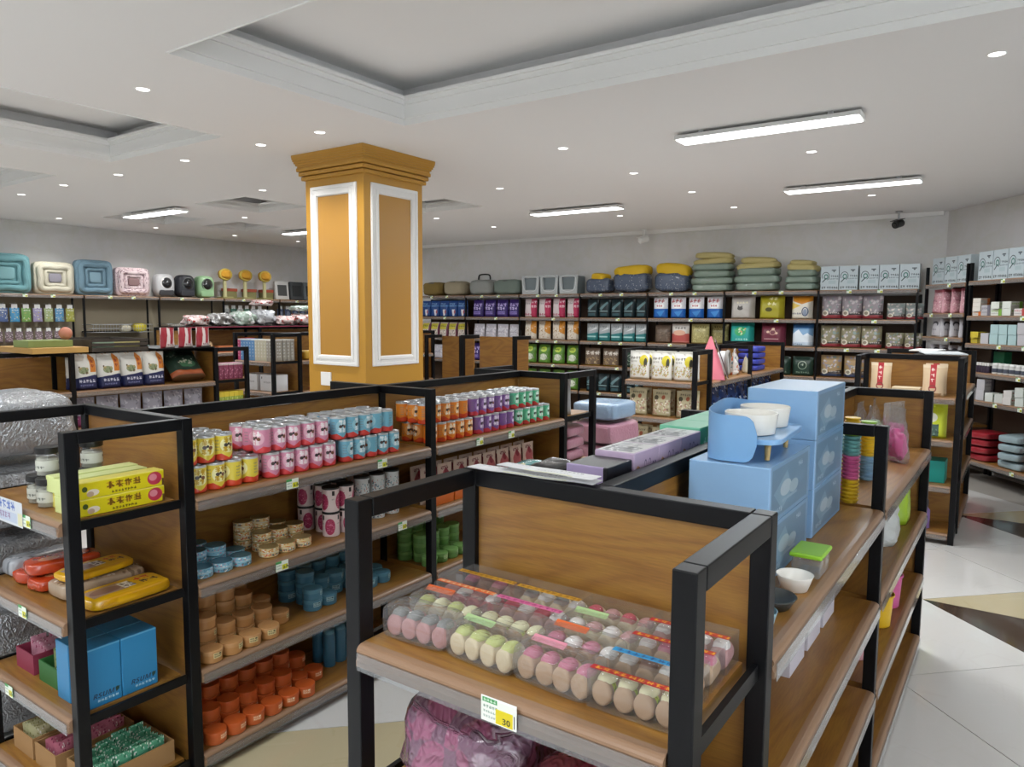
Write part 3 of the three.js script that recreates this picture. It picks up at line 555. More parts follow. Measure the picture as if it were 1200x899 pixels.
{ const f = new THREE.Mesh(bx(0.34, 0.085, 0.0012), print([['r', 0, 0, 1, 1, '#cfd4da'], ['g', 0.02, 0.1, 0.35, 3, '#3a66a8'], ['g', 0.36, 0.06, 0.35, 5, '#3f5fae'], ['r', 0.1, 0.5, 0.78, 0.4, '#b9c3d6'], ['g', 0.13, 0.55, 0.24, 9, '#8a6f95'], ['r', 0.9, 0.45, 0.1, 0.5, '#d9d6b0']], 0.4, 256, 64)); faceUV(f.geometry, 0.34, 0.085); one('flyer', 'blue and white printed flyer clipped to the shelf edge', 'flyer', f, e1F, 0.30, 1.008, -0.021); }
// snack bags on the second shelf
const snack = (w, h, t, mat, sd) => { const g = blob(w, t, h, 0.42, 0.06, 14, sd, 26, 12); uvm(g); const p = g.attributes.position, u = g.attributes.uv; for (let i = 0; i < p.count; i++) u.setXY(i, p.getX(i) / w + 0.5, 0.5 - p.getZ(i) / h); return new THREE.Mesh(g, mat); };
const yb = print([['r', 0, 0, 1, 1, '#d8a512'], ['r', 0.08, 0.25, 0.42, 0.5, '#a68a76'], ['e', 0.28, 0.5, 0.18, 0.18, '#8d6a5f'], ['r', 0.46, 0.3, 0.14, 0.4, '#e9e2d0'], ['g', 0.47, 0.35, 0.14, 2, '#3a3230'], ['g', 0.47, 0.52, 0.14, 2, '#3a3230'], ['g', 0.66, 0.28, 0.18, 2, '#c4351f'], ['g', 0.68, 0.5, 0.2, 2, '#26211d'], ['r', 0, 0, 1, 0.08, '#e6b82e'], ['r', 0, 0.92, 1, 0.08, '#c48f0d']], 0.25, 256, 128, { clearcoat: 0.6, clearcoatRoughness: 0.15 });
const ob = print([['r', 0, 0, 1, 1, '#b9401c'], ['e', 0.72, 0.5, 0.2, 0.34, '#8f2a16'], ['e', 0.72, 0.5, 0.13, 0.22, '#c9643a'], ['g', 0.1, 0.3, 0.2, 4, '#7a1f10'], ['e', 0.3, 0.62, 0.14, 0.2, '#d98a5a']], 0.22, 256, 128, { clearcoat: 0.7, clearcoatRoughness: 0.12 });
const wb = print([['r', 0, 0, 1, 1, '#a8937c'], ['s', 0, 0, 1, 1, 90, 0.05, '#c9b9a4', '#7d6a56', '#e4dccf'], ['g', 0.2, 0.35, 0.25, 4, '#4a3c30']], 0.22, 256, 128, { clearcoat: 0.6 });
one('snack_bag', 'glossy yellow snack bag lying at the front of the end shelf', 'bag', snack(0.29, 0.15, 0.045, yb, 3), e1S, 0.215, 0.7355, 0.105, 0.06);
one('snack_bag', 'brown and cream snack bag behind the yellow snack bag', 'bag', snack(0.29, 0.16, 0.06, wb, 8), e1S, 0.21, 0.7355, 0.27, -0.05);
one('snack_bag', 'flat yellow snack bag lying across the brown snack bag', 'bag', snack(0.25, 0.13, 0.03, yb, 12), e1S, 0.2, 0.797, 0.27, 0.12);
one('snack_bag', 'glossy orange red snack bag lying beside the end shelf post', 'bag', snack(0.25, 0.11, 0.05, ob, 5), e1S, 0.17, 0.7355, 0.42, 0.15);
one('snack_bag', 'crumpled orange bag on top of the orange red snack bag', 'bag', snack(0.24, 0.11, 0.05, ob, 15), e1S, 0.165, 0.788, 0.43, -0.2);
one('snack_bag', 'orange bag far back on the end shelf', 'bag', snack(0.25, 0.11, 0.05, ob, 25), e1S, 0.175, 0.7355, 0.545, 0.05);
one('snack_bag', 'silver grey bag lying behind the orange bags', 'bag', snack(0.26, 0.1, 0.07, print([['r', 0, 0, 1, 1, '#a9adb3'], ['s', 0, 0, 1, 1, 60, 0.06, '#c5c9cf', '#7f848b']], 0.2, 128, 64, { clearcoat: 0.7 }), 35), e1S, 0.19, 0.7355, 0.66, 0.05);
// blue boxes on the third shelf
const bb = print([['r', 0, 0, 1, 1, '#2b80b2'], ['r', 0, 0, 1, 0.03, '#5a9fc4'], ['t', 'RSUMV', 0.22, 0.85, 0.11, '#1b3550', 'italic bold'], ['e', 0.88, 0.8, 0.05, 0.035, '#1d3b30'], ['g', 0.35, 0.88, 0.045, 6, '#cfe6f0'], ['r', 0, 0.985, 1, 0.015, '#1f6f9e']], 0.4, 160, 300);
const bk = new Kind('blue_box', 'upright sky blue box with dark italic lettering', 'box', 'upright blue boxes', () => new THREE.Mesh(carton(0.125, 0.205, 0.09, [0.5, 0.3]), bb));
for (let i = 0; i < 2; i++) for (let r = 0; r < 2; r++) bk.at(e1S, 0.105 + i * 0.127, 0.4105, 0.095 + r * 0.095, 0, r ? (i ? 'rear upright sky blue box touching the oak panel' : 'rear upright sky blue box behind the shelf post') : (i ? 'front upright sky blue box touching the oak panel' : 'front upright sky blue box behind the shelf post'));
const sachetM = (c, d) => print([['r', 0, 0, 1, 1, c], ['s', 0, 0, 1, 1, 40, 0.05, d, '#f2efe9', c]], 0.3, 64, 64);
const sg = () => pouch(0.055, 0.085, 0.014, { nx: 4, ny: 5 });
function tray(label, mat, F, x, y, d, w, dep, h, sachet, slabel, group, turn = 0) {
  const o = new THREE.Group(), t = 0.004;
  part('bottom', bx(w, t, dep), mat, o);
  part('wall', bx(w, h, t, 0, t, dep / 2 - t / 2), mat, o); part('wall', bx(w, h, t, 0, t, -dep / 2 + t / 2), mat, o);
  part('wall', bx(t, h, dep - 2 * t, w / 2 - t / 2, t, 0), mat, o); part('wall', bx(t, h, dep - 2 * t, -w / 2 + t / 2, t, 0), mat, o);
  one('display_tray', label, 'tray', o, F, x, y, d, turn);
  const k = new Kind('sachet', slabel, 'sachet', group, () => new THREE.Mesh(sg(), sachet));
  const nx = Math.max(1, Math.floor((w - 0.02) / 0.062)), nz = Math.max(1, Math.floor((dep - 0.02) / 0.024));
  for (let i = 0; i < nx; i++) for (let j = 0; j < nz; j++) {
    const lx = (i - (nx - 1) / 2) * 0.062, lz = (j - (nz - 1) / 2) * 0.024;
    const s = k.at(F, x + lx * Math.cos(turn) + lz * Math.sin(turn), y + t + 0.001, d - lz * Math.cos(turn) + lx * Math.sin(turn), turn + rr(-0.12, 0.12));
    s.rotation.x = 0; s.rotation.z = rr(-0.04, 0.04); s.scale.y = rr(0.92, 1.2); s.position.y += 0.002;
  }
}
tray('open cardboard tray of green sachets on the bottom shelf', M.cardboard, e1S, 0.21, 0.0855, 0.16, 0.28, 0.2, 0.075, sachetM('#5fae8a', '#2f7a5a'), 'small green sachet standing in the cardboard tray', 'green sachets');
tray('open cardboard tray of pink sachets', M.cardboard, e1S, 0.19, 0.0855, 0.38, 0.28, 0.16, 0.075, sachetM('#c9788c', '#8f2f52'), 'small pink sachet in the cardboard tray', 'pink sachets');
tray('open cardboard tray of cream sachets', M.cardboard, e1S, 0.19, 0.0855, 0.56, 0.28, 0.16, 0.075, sachetM('#c9c49a', '#8d8a52'), 'small cream sachet in the cardboard tray', 'cream sachets');
tray('dark green display box of pale sachets on the third shelf', std('#2f6a35', 0.5), e1S, 0.16, 0.4105, 0.345, 0.2, 0.14, 0.07, sachetM('#b9c48a', '#5f8a4a'), 'small pale green sachet in the green display box', 'pale green sachets');
tray('maroon display box of pink sachets on the third shelf', std('#8a2f48', 0.5), e1S, 0.16, 0.4105, 0.53, 0.2, 0.14, 0.07, sachetM('#d59aac', '#a53f62'), 'small rose sachet in the maroon display box', 'rose sachets');
// stacked silver sacks beside the end shelf
const silver = phys('#b9bcc0', 0.24, { metalness: 0.55, bumpMap: crinkle, bumpScale: 0.006 });
const sackK = new Kind('silver_sack', 'crumpled silver plastic sack in the stack beside the end shelf', 'sack', 'stacked silver sacks', () => new THREE.Mesh(uvm(blob(0.62, 0.255, 0.5, 0.4, 0.09, 7, 4, 40, 22), 5), silver));
for (let i = 0; i < 5; i++) { const s = sackK.at(HERE, 1.2, 0.002 + i * 0.282, 3.53, i % 2 ? Math.PI + 0.03 : 0, ['bottom', 'second', 'middle', 'fourth', 'topmost'][i] + ' crumpled silver plastic sack of the stack beside the end shelf'); void s; }

// ---------------------------------------------------------------- biscuit toys on the near end shelf
function toyMat(c, k = 0.75) { return std(c, k); }
const biscuit = lathe([[0, 0], [0.014, 0], [0.0185, 0.002], [0.0195, 0.007], [0.0175, 0.011], [0.0195, 0.015], [0.0195, 0.03], [0.0175, 0.034], [0.0195, 0.038], [0.0185, 0.043], [0.014, 0.045], [0, 0.045]], 18).rotateX(Math.PI / 2).translate(0, 0.0197, -0.0225);
const topping = (() => { const g = new THREE.SphereGeometry(0.0165, 14, 8, 0, Math.PI * 2, 0, Math.PI * 0.5); g.scale(1, 0.75, 1.25); g.translate(0, 0.0335, 0); return g; })();
const bandG = new THREE.CylinderGeometry(0.0203, 0.0203, 0.009, 18, 1, true).rotateX(Math.PI / 2).translate(0, 0.0197, 0.006);
const toyC = { beige: toyMat('#bd9c7e'), tan: toyMat('#b58d6b'), pale: toyMat('#dcc9a6'), pink: toyMat('#c08d8c'), white: toyMat('#e9e1dc'), lime: toyMat('#c3c878'), red: toyMat('#c4465a'), grey: toyMat('#8b8a88'), rose: toyMat('#c46f88'), brown: toyMat('#8a5f50'), cream: toyMat('#e4ddb4') };
function pack(kind, toy, top, band, strip, x, d, label, turn = 0, n = 4) {
  const o = new THREE.Group(), W = n * 0.0385 + 0.006, Dp = 0.07, Hh = 0.066;
  for (let i = 0; i < n; i++) {
    const b = part('biscuit', biscuit, toyC[toy], o); b.position.set((i - (n - 1) / 2) * 0.0385, 0.002, 0); b.scale.set(0.97, 1.16, 1.15); b.rotation.y = rr(-0.12, 0.12);
    const t = part('topping', topping, toyC[Array.isArray(top) ? top[i % top.length] : top], b); void t;
    if (band) part('band', bandG, band, b);
  }
  if (kind === 'box') {
    part('clear_box', new RoundedBoxGeometry(W, Hh, Dp, 1, 0.002).translate(0, Hh / 2 + 0.0006, 0), M.clear, o);
    if (strip) part('printed_strip', faceUV(bx(W * 0.98, 0.014, 0.0008), W, 0.014).rotateX(-Math.PI / 2).translate(0, Hh + 0.0012, Dp * 0.38), strip, o);
  } else {
    const g = blob(W * 1.03, Hh * 1.04, Dp * 1.12, 0.3, 0.035, 26, x * 9 + d * 31, 28, 16);
    part('clear_bag', g, M.film, o);
    if (strip) part('header_card', faceUV(bx(W * 0.45, 0.0008, 0.016), W, 0.016).rotateX(0.4).translate(-W * 0.2, Hh + 0.001, -Dp * 0.2), strip, o);
  }
  one('biscuit_toy_pack', label, 'toy pack', o, e2F, x, 1.0605, d, turn);
}
const stripM = (bg, ink) => print([['r', 0, 0, 1, 1, bg], ['g', 0.05, 0.15, 0.7, 10, ink]], 0.35, 256, 32);
const sRed = stripM('#b3232f', '#e9b23a'), sBlue = stripM('#2f9ad0', '#1f4f8a'), sPink = stripM('#d96fa0', '#a02f6a'), sYel = stripM('#c9962a', '#8a5a1a'), sGrn = stripM('#a9c48a', '#5f8a4a'), sOr = stripM('#d9622a', '#f0d0a0'), sRose = stripM('#d98a9c', '#b03f5f');
const limeBand = print([['r', 0, 0, 1, 1, '#c7d42f'], ['g', 0.02, 0.2, 0.6, 14, '#5b5f1a']], 0.4, 256, 24);
const cols = [0.133, 0.298, 0.458, 0.613], rows = [0.086, 0.167, 0.248, 0.325];
pack('bag', 'pink', 'grey', null, null, cols[0], rows[0], 'clear bag of pink and grey biscuit toys next to the left post', 0.05);
pack('bag', 'pale', 'lime', null, sGrn, cols[1], rows[0], 'clear bag of cream biscuit toys with lime topping at the shelf front', -0.06);
pack('bag', 'beige', 'rose', null, sRose, cols[2], rows[0], 'clear bag of plain beige biscuit toys with a rose header card', -0.05);
pack('box', 'beige', 'cream', limeBand, sRed, cols[3], rows[0], 'clear box of beige biscuit toys with lime bands and a red strip', 0, 4);
pack('bag', 'pale', ['lime', 'cream'], null, sOr, cols[0], rows[1], 'clear bag of pale yellow biscuit toys with an orange card', 0.04);
pack('bag', 'tan', 'cream', limeBand, null, cols[1], rows[1], 'clear bag of tan biscuit toys with lime bands and cream topping', -0.03);
pack('bag', 'tan', ['rose', 'white'], null, sOr, cols[2], rows[1], 'clear bag of rose and white topped biscuit toys with an orange card', -0.04);
pack('box', 'tan', ['white', 'brown'], null, sBlue, cols[3], rows[1], 'clear box of biscuit toys with a bright blue strip');
pack('box', 'red', ['pink', 'white'], null, sOr, cols[0], rows[2], 'clear box of red and pink biscuit toys with an orange strip');
pack('box', 'pink', ['red', 'white'], null, sPink, cols[1], rows[2], 'clear box of biscuit toys with a long magenta strip');
pack('bag', 'pale', ['white', 'pink'], null, sGrn, cols[2], rows[2], 'clear bag of white and pink topped biscuit toys with a green card');
pack('box', 'beige', ['white', 'rose'], null, sRed, cols[3], rows[2], 'clear box of white topped biscuit toys with a thin red strip behind the blue strip');
pack('box', 'brown', ['rose', 'brown'], null, sYel, cols[0], rows[3], 'clear box of brown and rose biscuit toys against the oak panel');
pack('box', 'pale', ['grey', 'white'], null, sYel, cols[1], rows[3], 'clear box of grey and white biscuit toys with an amber strip');
pack('box', 'pale', ['red', 'pink'], null, null, cols[2], rows[3], 'clear box of coral red topped biscuit toys against the oak panel');
pack('box', 'pink', 'white', null, sRed, cols[3], rows[3], 'clear box of fluffy white topped biscuit toys in the back corner');
// clothes in plastic below
const clothes = [['#7d5a70', '#9a5a78'], ['#7c2f3f', '#8d4652'], ['#4d5580', '#6a6f98'], ['#a3818d', '#8a6474']].map(([a, b], i) => print([['r', 0, 0, 1, 1, a], ['s', 0, 0, 1, 1, 50, 0.12, b, a, b], ['s', 0, 0, 1, 1, 40, 0.05, a, b, '#a892a0', '#5d4a5c']], 0.18, 128, 128, { tile: true, clearcoat: 0.8, clearcoatRoughness: 0.1, bumpMap: crinkle, bumpScale: 0.012 }));
const bundle = (i, w, h, d) => { const m = new THREE.Mesh(uvm(blob(w, h, d, 0.5, 0.12, 11, i * 5, 34, 20), 3), clothes[i % 4]); return m; };
one('clothes_bundle', 'shiny plastic bundle of mauve pet clothes under the biscuit toys', 'bundle', bundle(0, 0.3, 0.2, 0.26), e2F, 0.22, 0.7355, 0.18);
one('clothes_bundle', 'shiny plastic bundle of red pet clothes with grey trim', 'bundle', bundle(1, 0.25, 0.17, 0.24), e2F, 0.52, 0.7355, 0.18);
one('clothes_bundle', 'plastic bundle of blue and pink pet clothes on the lower shelf', 'bundle', bundle(2, 0.3, 0.2, 0.26), e2F, 0.25, 0.4105, 0.18);
one('clothes_bundle', 'plastic bundle of rose pet clothes on the lower shelf', 'bundle', bundle(3, 0.25, 0.2, 0.26), e2F, 0.54, 0.4105, 0.18);
// paper sheets on the top rail
{ const sheetG = (w, d, sd) => { const g = new THREE.PlaneGeometry(w, d, 16, 8); g.rotateX(-Math.PI / 2); const p = g.attributes.position; for (let i = 0; i < p.count; i++) p.setY(i, 0.002 + 0.004 * (1 + noise(p.getX(i) * 9 + sd, p.getZ(i) * 9, 0)) ); const q = g.clone(); q.translate(0, -0.0015, 0); g.computeVertexNormals(); return merge([g, q]); };
  const pm = print([['r', 0, 0, 1, 1, '#e4e4e6'], ['g', 0.05, 0.1, 0.1, 6, '#9a9aa0'], ['g', 0.4, 0.5, 0.08, 10, '#a0a0a6'], ['r', 0.3, 0.85, 0.5, 0.05, '#d3d65a'], ['g', 0.6, 0.15, 0.1, 6, '#55565c']], 0.5, 256, 96); pm.side = THREE.DoubleSide;
  one('paper_sheet', 'long white leaflet lying along the top rail behind the biscuit toys', 'paper', new THREE.Mesh(sheetG(0.34, 0.05, 1), pm), e2F, 0.19, 1.3505, 0.4, 0.02);
  one('paper_sheet', 'second white leaflet half under the long leaflet', 'paper', new THREE.Mesh(sheetG(0.26, 0.045, 5), pm), e2F, 0.23, 1.362, 0.402, -0.03); }

// ---------------------------------------------------------------- blue carton gondola, near face
const gB = 0.37;                                  // its near face; d below is b - gB
const skyBox = print([['r', 0, 0, 1, 1, '#6a93b6'], ['r', 0, 0, 0.03, 1, '#8fb6dd'], ['r', 0.06, 0.08, 0.88, 0.84, '#587c98'], ['p', '#6f92aa', 0.1, 0.5, 0.4, 0.2, 0.55, 0.6, 0.3, 0.85], ['e', 0.38, 0.5, 0.13, 0.14, '#9fb2be'], ['e', 0.58, 0.56, 0.11, 0.12, '#8fa6b4'], ['r', 0.3, 0.68, 0.36, 0.05, '#7d9ab0'], ['g', 0.12, 0.78, 0.09, 5, '#a9c0cf'], ['g', 0.68, 0.16, 0.1, 3, '#a9c0cf']], 0.3, 300, 110);
const skyK = new Kind('bowl_carton', 'large sky blue carton stacked on the gondola', 'carton', 'stacked sky blue cartons', () => new THREE.Mesh(carton(0.40, 0.147, 0.205, [0.01, 0.5]), skyBox));
for (let k = 0; k < 2; k++) skyK.at(gonF, 1.99, 1.0605 + k * 0.1475, 0.222, 0, k ? 'sky blue carton that carries the raised double bowl' : 'lower sky blue carton under the bowl stand carton');
for (let k = 0; k < 3; k++) skyK.at(gonF, 2.47, 1.0605 + k * 0.1475, 0.226, 0, `${['bottom', 'middle', 'top'][k]} sky blue carton of the three high stack`);
{ // raised double bowl
  const o = new THREE.Group(), blue = phys('#7fb0e0', 0.35, { clearcoat: 0.4 }), wht = phys('#e9e6de', 0.3, { clearcoat: 0.4 }), leg = std('#c9ab70', 0.55);
  const rs = (w, d, r) => { const s = new THREE.Shape(); s.moveTo(-w / 2 + r, -d / 2); s.lineTo(w / 2 - r, -d / 2); s.quadraticCurveTo(w / 2, -d / 2, w / 2, -d / 2 + r); s.lineTo(w / 2, d / 2 - r); s.quadraticCurveTo(w / 2, d / 2, w / 2 - r, d / 2); s.lineTo(-w / 2 + r, d / 2); s.quadraticCurveTo(-w / 2, d / 2, -w / 2, d / 2 - r); s.lineTo(-w / 2, -d / 2 + r); s.quadraticCurveTo(-w / 2, -d / 2, -w / 2 + r, -d / 2); return s; };
  const tr = new THREE.ExtrudeGeometry(rs(0.34, 0.175, 0.05), { depth: 0.008, bevelEnabled: true, bevelSize: 0.003, bevelThickness: 0.003, bevelSegments: 2 }); tr.rotateX(-Math.PI / 2); tr.translate(0, 0.05, 0.004);
  part('tray', tr, blue, o);
  for (const x of [-0.078, 0.078]) { const b = part('bowl', lathe([[0, 0], [0.05, 0], [0.06, 0.003], [0.067, 0.054], [0.0655, 0.056], [0.0635, 0.054], [0.057, 0.012], [0, 0.01]], 32), wht, o); b.position.set(x, 0.061, 0.004); }
  for (const x of [-0.11, 0.11]) for (const z of [-0.05, 0.055]) { const l = part('leg', new THREE.CylinderGeometry(0.009, 0.0065, 0.05, 10), leg, o); l.position.set(x, 0.025, z); l.rotation.z = x > 0 ? 0.12 : -0.12; }
  // splash guard: a bent sheet around the back and both ends
  const path = []; const hw = 0.185, zb = -0.088, zf = 0.045, r = 0.06;
  for (let i = 0; i <= 8; i++) path.push([-hw, zf + (zb + r - zf) * i / 8, i / 8]);
  for (let i = 1; i <= 8; i++) { const t = i / 8 * Math.PI / 2; path.push([-hw + r - r * Math.cos(t), zb + r - r * Math.sin(t), 1]); }
  for (let i = 1; i <= 6; i++) path.push([-hw + r + (2 * hw - 2 * r) * i / 6, zb, 1]);
  for (let i = 1; i <= 8; i++) { const t = i / 8 * Math.PI / 2; path.push([hw - r + r * Math.sin(t), zb + r - r * Math.cos(t), 1]); }
  for (let i = 1; i <= 8; i++) path.push([hw, zb + r + (zf - zb - r) * i / 8, 1 - i / 8]);
  const pos = [], idx = [], n = path.length, ny = 8;
  for (const off of [0, 0.003]) for (let i = 0; i < n; i++) for (let j = 0; j <= ny; j++) {
    const [x, z, e] = path[i], c = 1 - e, round = Math.min(1, Math.sqrt(Math.max(0, 1 - Math.pow(Math.max(0, c - 0.55) / 0.45, 2)))), mid = 0.06, half = 0.058 * (0.25 + 0.75 * round);
    const wave = e === 1 ? 0.02 * Math.cos(x / hw * Math.PI * 0.5) : 0;
    pos.push(x * (1 + off), mid - half + (2 * half + wave) * j / ny, z - (Math.abs(x) < hw - 0.001 ? off : 0));
  }
  const N = n * (ny + 1);
  for (let i = 0; i < n - 1; i++) for (let j = 0; j < ny; j++) { const a = i * (ny + 1) + j, b = a + 1, c = a + ny + 1, d = c + 1; idx.push(a, c, b, b, c, d, a + N, b + N, c + N, b + N, d + N, c + N); }
  for (let i = 0; i < n - 1; i++) { const a = i * (ny + 1) + ny, c = a + ny + 1; idx.push(a, a + N, c, c, a + N, c + N); }
  for (const i of [0, n - 1]) for (let j = 0; j < ny; j++) { const a = i * (ny + 1) + j; idx.push(a, a + 1, a + N, a + 1, a + 1 + N, a + N); }
  const g = new THREE.BufferGeometry(); g.setAttribute('position', new THREE.Float32BufferAttribute(pos, 3)); g.setIndex(idx); g.computeVertexNormals(); blue.side = THREE.DoubleSide;
  part('splash_guard', g, blue, o);
  one('raised_bowl_stand', 'light blue raised pet feeder with two white bowls on wooden legs', 'pet feeder', o, gonF, 1.99, 1.357, 0.215, 0.06);
}
// stacks of ridged cups
const cupG = lathe([[0, 0], [0.022, 0], [0.026, 0.001], [0.0275, 0.009], [0.031, 0.0095], [0.031, 0.0135], [0, 0.0135]], 18);
const cup = {}; for (const [c, hex] of [['yellow', '#d9b22a'], ['pink', '#cf5f92'], ['teal', '#6fa9a6'], ['green', '#86b53f'], ['blue', '#7d9fb8']]) { const m = phys(hex, 0.35); cup[c] = new Kind('ridged_cup', `${c} ridged plastic cup stacked on the gondola shelf`, 'cup', `${c} ridged cups`, () => new THREE.Mesh(cupG, m)); }
const cupStack = (x, d, list) => { let y = 1.0605; for (const [c, n] of list) for (let i = 0; i < n; i++) { cup[c].at(gonF, x, y, d); y += 0.0142; } };
cupStack(2.815, 0.12, [['yellow', 6], ['pink', 6], ['teal', 5], ['green', 2]]);
cupStack(2.90, 0.19, [['pink', 5], ['yellow', 5], ['teal', 7]]);
cupStack(3.25, 0.135, [['blue', 7], ['yellow', 6], ['green', 4]]);
cupStack(3.33, 0.21, [['teal', 6], ['pink', 6], ['yellow', 5]]);
// clear bags with toys near the far end panel
const bagToy = (c) => { const o = new THREE.Group(); part('toy', blob(0.12, 0.13, 0.06, 0.7, 0.5, 22, c.length, 26, 16), phys(c, 0.45), o).position.y = 0.004; part('clear_bag', pouch(0.18, 0.25, 0.09, { wr: 0.016, sd: c.charCodeAt(2) }), M.film, o); return o; };
[['#e0559a', 3.78, 0.1, 'clear bag holding a hot pink toy in front of the dark end panel', 0.5], ['#d98aa8', 3.70, 0.2, 'clear bag holding a pale pink toy near the ridged cups', 0.2], ['#e0559a', 3.98, 0.14, 'clear bag with a magenta bow toy leaning at the end panel', -0.4], ['#a8c4a4', 4.06, 0.24, 'clear bag with a pale green toy in the far corner', 0.1], ['#b9c9c0', 3.86, 0.27, 'clear bag with a grey green toy by the centre panel', 0.0]].forEach(([c, x, d, l, t]) => one('bagged_toy', l, 'toy', bagToy(c), gonF, x, 1.0605, d, t));
// dishes at the near post
{
  const o = new THREE.Group(); part('box', merge([bx(0.11, 0.05, 0.07, 0, 0, 0, 0.006)]), M.film, o); part('lid', bx(0.12, 0.012, 0.08, 0, 0.0505, 0, 0.004), phys('#8fc52f', 0.35), o);
  one('food_container', 'clear food container with a lime green lid', 'container', o, gonF, 1.97, 1.0605, 0.058);
  const w = lathe([[0, 0], [0.03, 0], [0.042, 0.034], [0.044, 0.038], [0.041, 0.038], [0.031, 0.008], [0, 0.006]], 28);
  one('pet_dish', 'small glossy white dish beside the lime lidded container', 'dish', new THREE.Mesh(w, phys('#ece9e2', 0.3)), gonF, 1.82, 1.0605, 0.06);
  one('pet_dish', 'wide dark grey dish on the gondola shelf behind the black post', 'dish', new THREE.Mesh(w.clone().scale(1.25, 0.7, 1.25), phys('#3d4242', 0.35)), gonF, 1.68, 1.0605, 0.075);
  one('pet_dish', 'pale blue dish at the front edge behind the black post', 'dish', new THREE.Mesh(w.clone().scale(0.9, 1.3, 0.9), phys('#8fb2c0', 0.3)), gonF, 1.52, 1.0605, 0.06);
}
// lower shelves of the same face
const bucketG = (r, h) => { const k = r / 0.05; return lathe([[0, 0], [0.04 * k, 0], [0.043 * k, 0.004], [0.05 * k, h - 0.01], [0.054 * k, h - 0.008], [0.054 * k, h], [0.047 * k, h], [0.04 * k, 0.008], [0, 0.006]], 24); };
const bucket = (c, r, h) => { const o = new THREE.Group(); part('body', bucketG(r, h), phys(c, 0.35), o); const hd = new THREE.TorusGeometry(r * 1.02, 0.003, 6, 20, Math.PI); hd.rotateX(0.9); hd.translate(0, h - 0.005, 0); part('handle', hd, phys(c, 0.35), o); return o; };
one('plastic_bucket', 'bright yellow plastic bucket on the third shelf', 'bucket', bucket('#e0b41a', 0.06, 0.14), gonF, 3.40, 0.4105, 0.09);
one('plastic_bucket', 'pink plastic bucket on the third shelf beside the yellow bucket', 'bucket', bucket('#cf5b96', 0.06, 0.15), gonF, 3.66, 0.4105, 0.09);
one('pet_bottle_carrier', 'pale pink plastic carrier hanging low beside the yellow bucket', 'carrier', new THREE.Mesh(pouch(0.14, 0.22, 0.08), phys('#dba6b0', 0.4)), gonF, 3.05, 0.4105, 0.1);
one('litter_bag', 'tall lime green bag on the second shelf at the far end', 'bag', new THREE.Mesh(pouch(0.18, 0.24, 0.1, { boxy: 1 }), phys('#a3c62b', 0.35)), gonF, 3.95, 0.7355, 0.1);
one('litter_bag', 'white plastic packed bag beside the tall lime bag', 'bag', new THREE.Mesh(pouch(0.2, 0.23, 0.1, { boxy: 1, wr: 0.02 }), phys('#c9ccca', 0.3, { bumpMap: crinkle, bumpScale: 0.003 })), gonF, 3.55, 0.7355, 0.1);
const binK = new Kind('plastic_bin', 'white plastic storage bin under the blue cartons', 'bin', 'white plastic bins', () => { const o = new THREE.Group(); part('body', merge([bx(0.16, 0.004, 0.12, 0, 0, 0), bx(0.16, 0.1, 0.004, 0, 0.004, 0.058), bx(0.16, 0.1, 0.004, 0, 0.004, -0.058), bx(0.004, 0.1, 0.112, 0.078, 0.004, 0), bx(0.004, 0.1, 0.112, -0.078, 0.004, 0)]), phys('#d5d2dc', 0.4), o); part('rim', merge([bx(0.17, 0.008, 0.008, 0, 0.1, 0.061), bx(0.17, 0.008, 0.008, 0, 0.1, -0.061), bx(0.008, 0.008, 0.114, 0.081, 0.1, 0), bx(0.008, 0.008, 0.114, -0.081, 0.1, 0)]), phys('#c9c6d2', 0.4), o); return o; });
for (const x of [2.1, 2.3, 2.5]) binK.at(gonF, x, 0.7355, 0.17);
one('clothes_bundle', 'lilac plastic bundle on the bottom shelf under the bins', 'bundle', new THREE.Mesh(uvm(blob(0.3, 0.16, 0.22, 0.5, 0.12, 11, 44, 30, 18), 3), phys('#b3a6bd', 0.2, { clearcoat: 0.7, bumpMap: crinkle, bumpScale: 0.004 })), gonF, 2.0, 0.0855, 0.16);
one('spray_bottle', 'white bottle with a red cap on the second shelf near the post', 'bottle', (() => { const o = new THREE.Group(); part('body', lathe([[0, 0], [0.025, 0], [0.027, 0.003], [0.027, 0.11], [0.012, 0.13], [0.012, 0.14]], 20), phys('#e0dcd6', 0.35), o); part('cap', lathe([[0.0125, 0.1405], [0.016, 0.142], [0.016, 0.18], [0, 0.182]], 16), phys('#c93a2a', 0.35), o); return o; })(), gonF, 1.52, 0.7355, 0.06);
// far face: boxes stacked behind the centre rail
const gFar = new Frame(0, gB + GW / 2, FN);       // d counted from the centre panel towards +b
const lilac = print([['r', 0, 0, 1, 1, '#b9a4bd'], ['e', 0.15, 0.62, 0.1, 0.3, '#a5713d'], ['e', 0.2, 0.55, 0.05, 0.2, '#6d4524'], ['o', 0.45, 0.4, 0.05, 0.16, '#55456b', 0.014], ['o', 0.62, 0.4, 0.05, 0.16, '#55456b', 0.014], ['t', '90', 0.72, 0.6, 0.4, '#4d3d66'], ['g', 0.4, 0.7, 0.16, 6, '#4d3d66']], 0.35, 256, 100);
const topPic = print([['r', 0, 0, 1, 1, '#dcdcdc'], ['r', 0.06, 0.1, 0.5, 0.8, '#8c8f95'], ['s', 0.06, 0.1, 0.5, 0.8, 30, 0.07, '#55585f', '#b7b9bd', '#e9e9ea'], ['r', 0.62, 0.12, 0.3, 0.3, '#c0c2c6'], ['g', 0.62, 0.55, 0.14, 3, '#7c7f86']], 0.3, 160, 100);
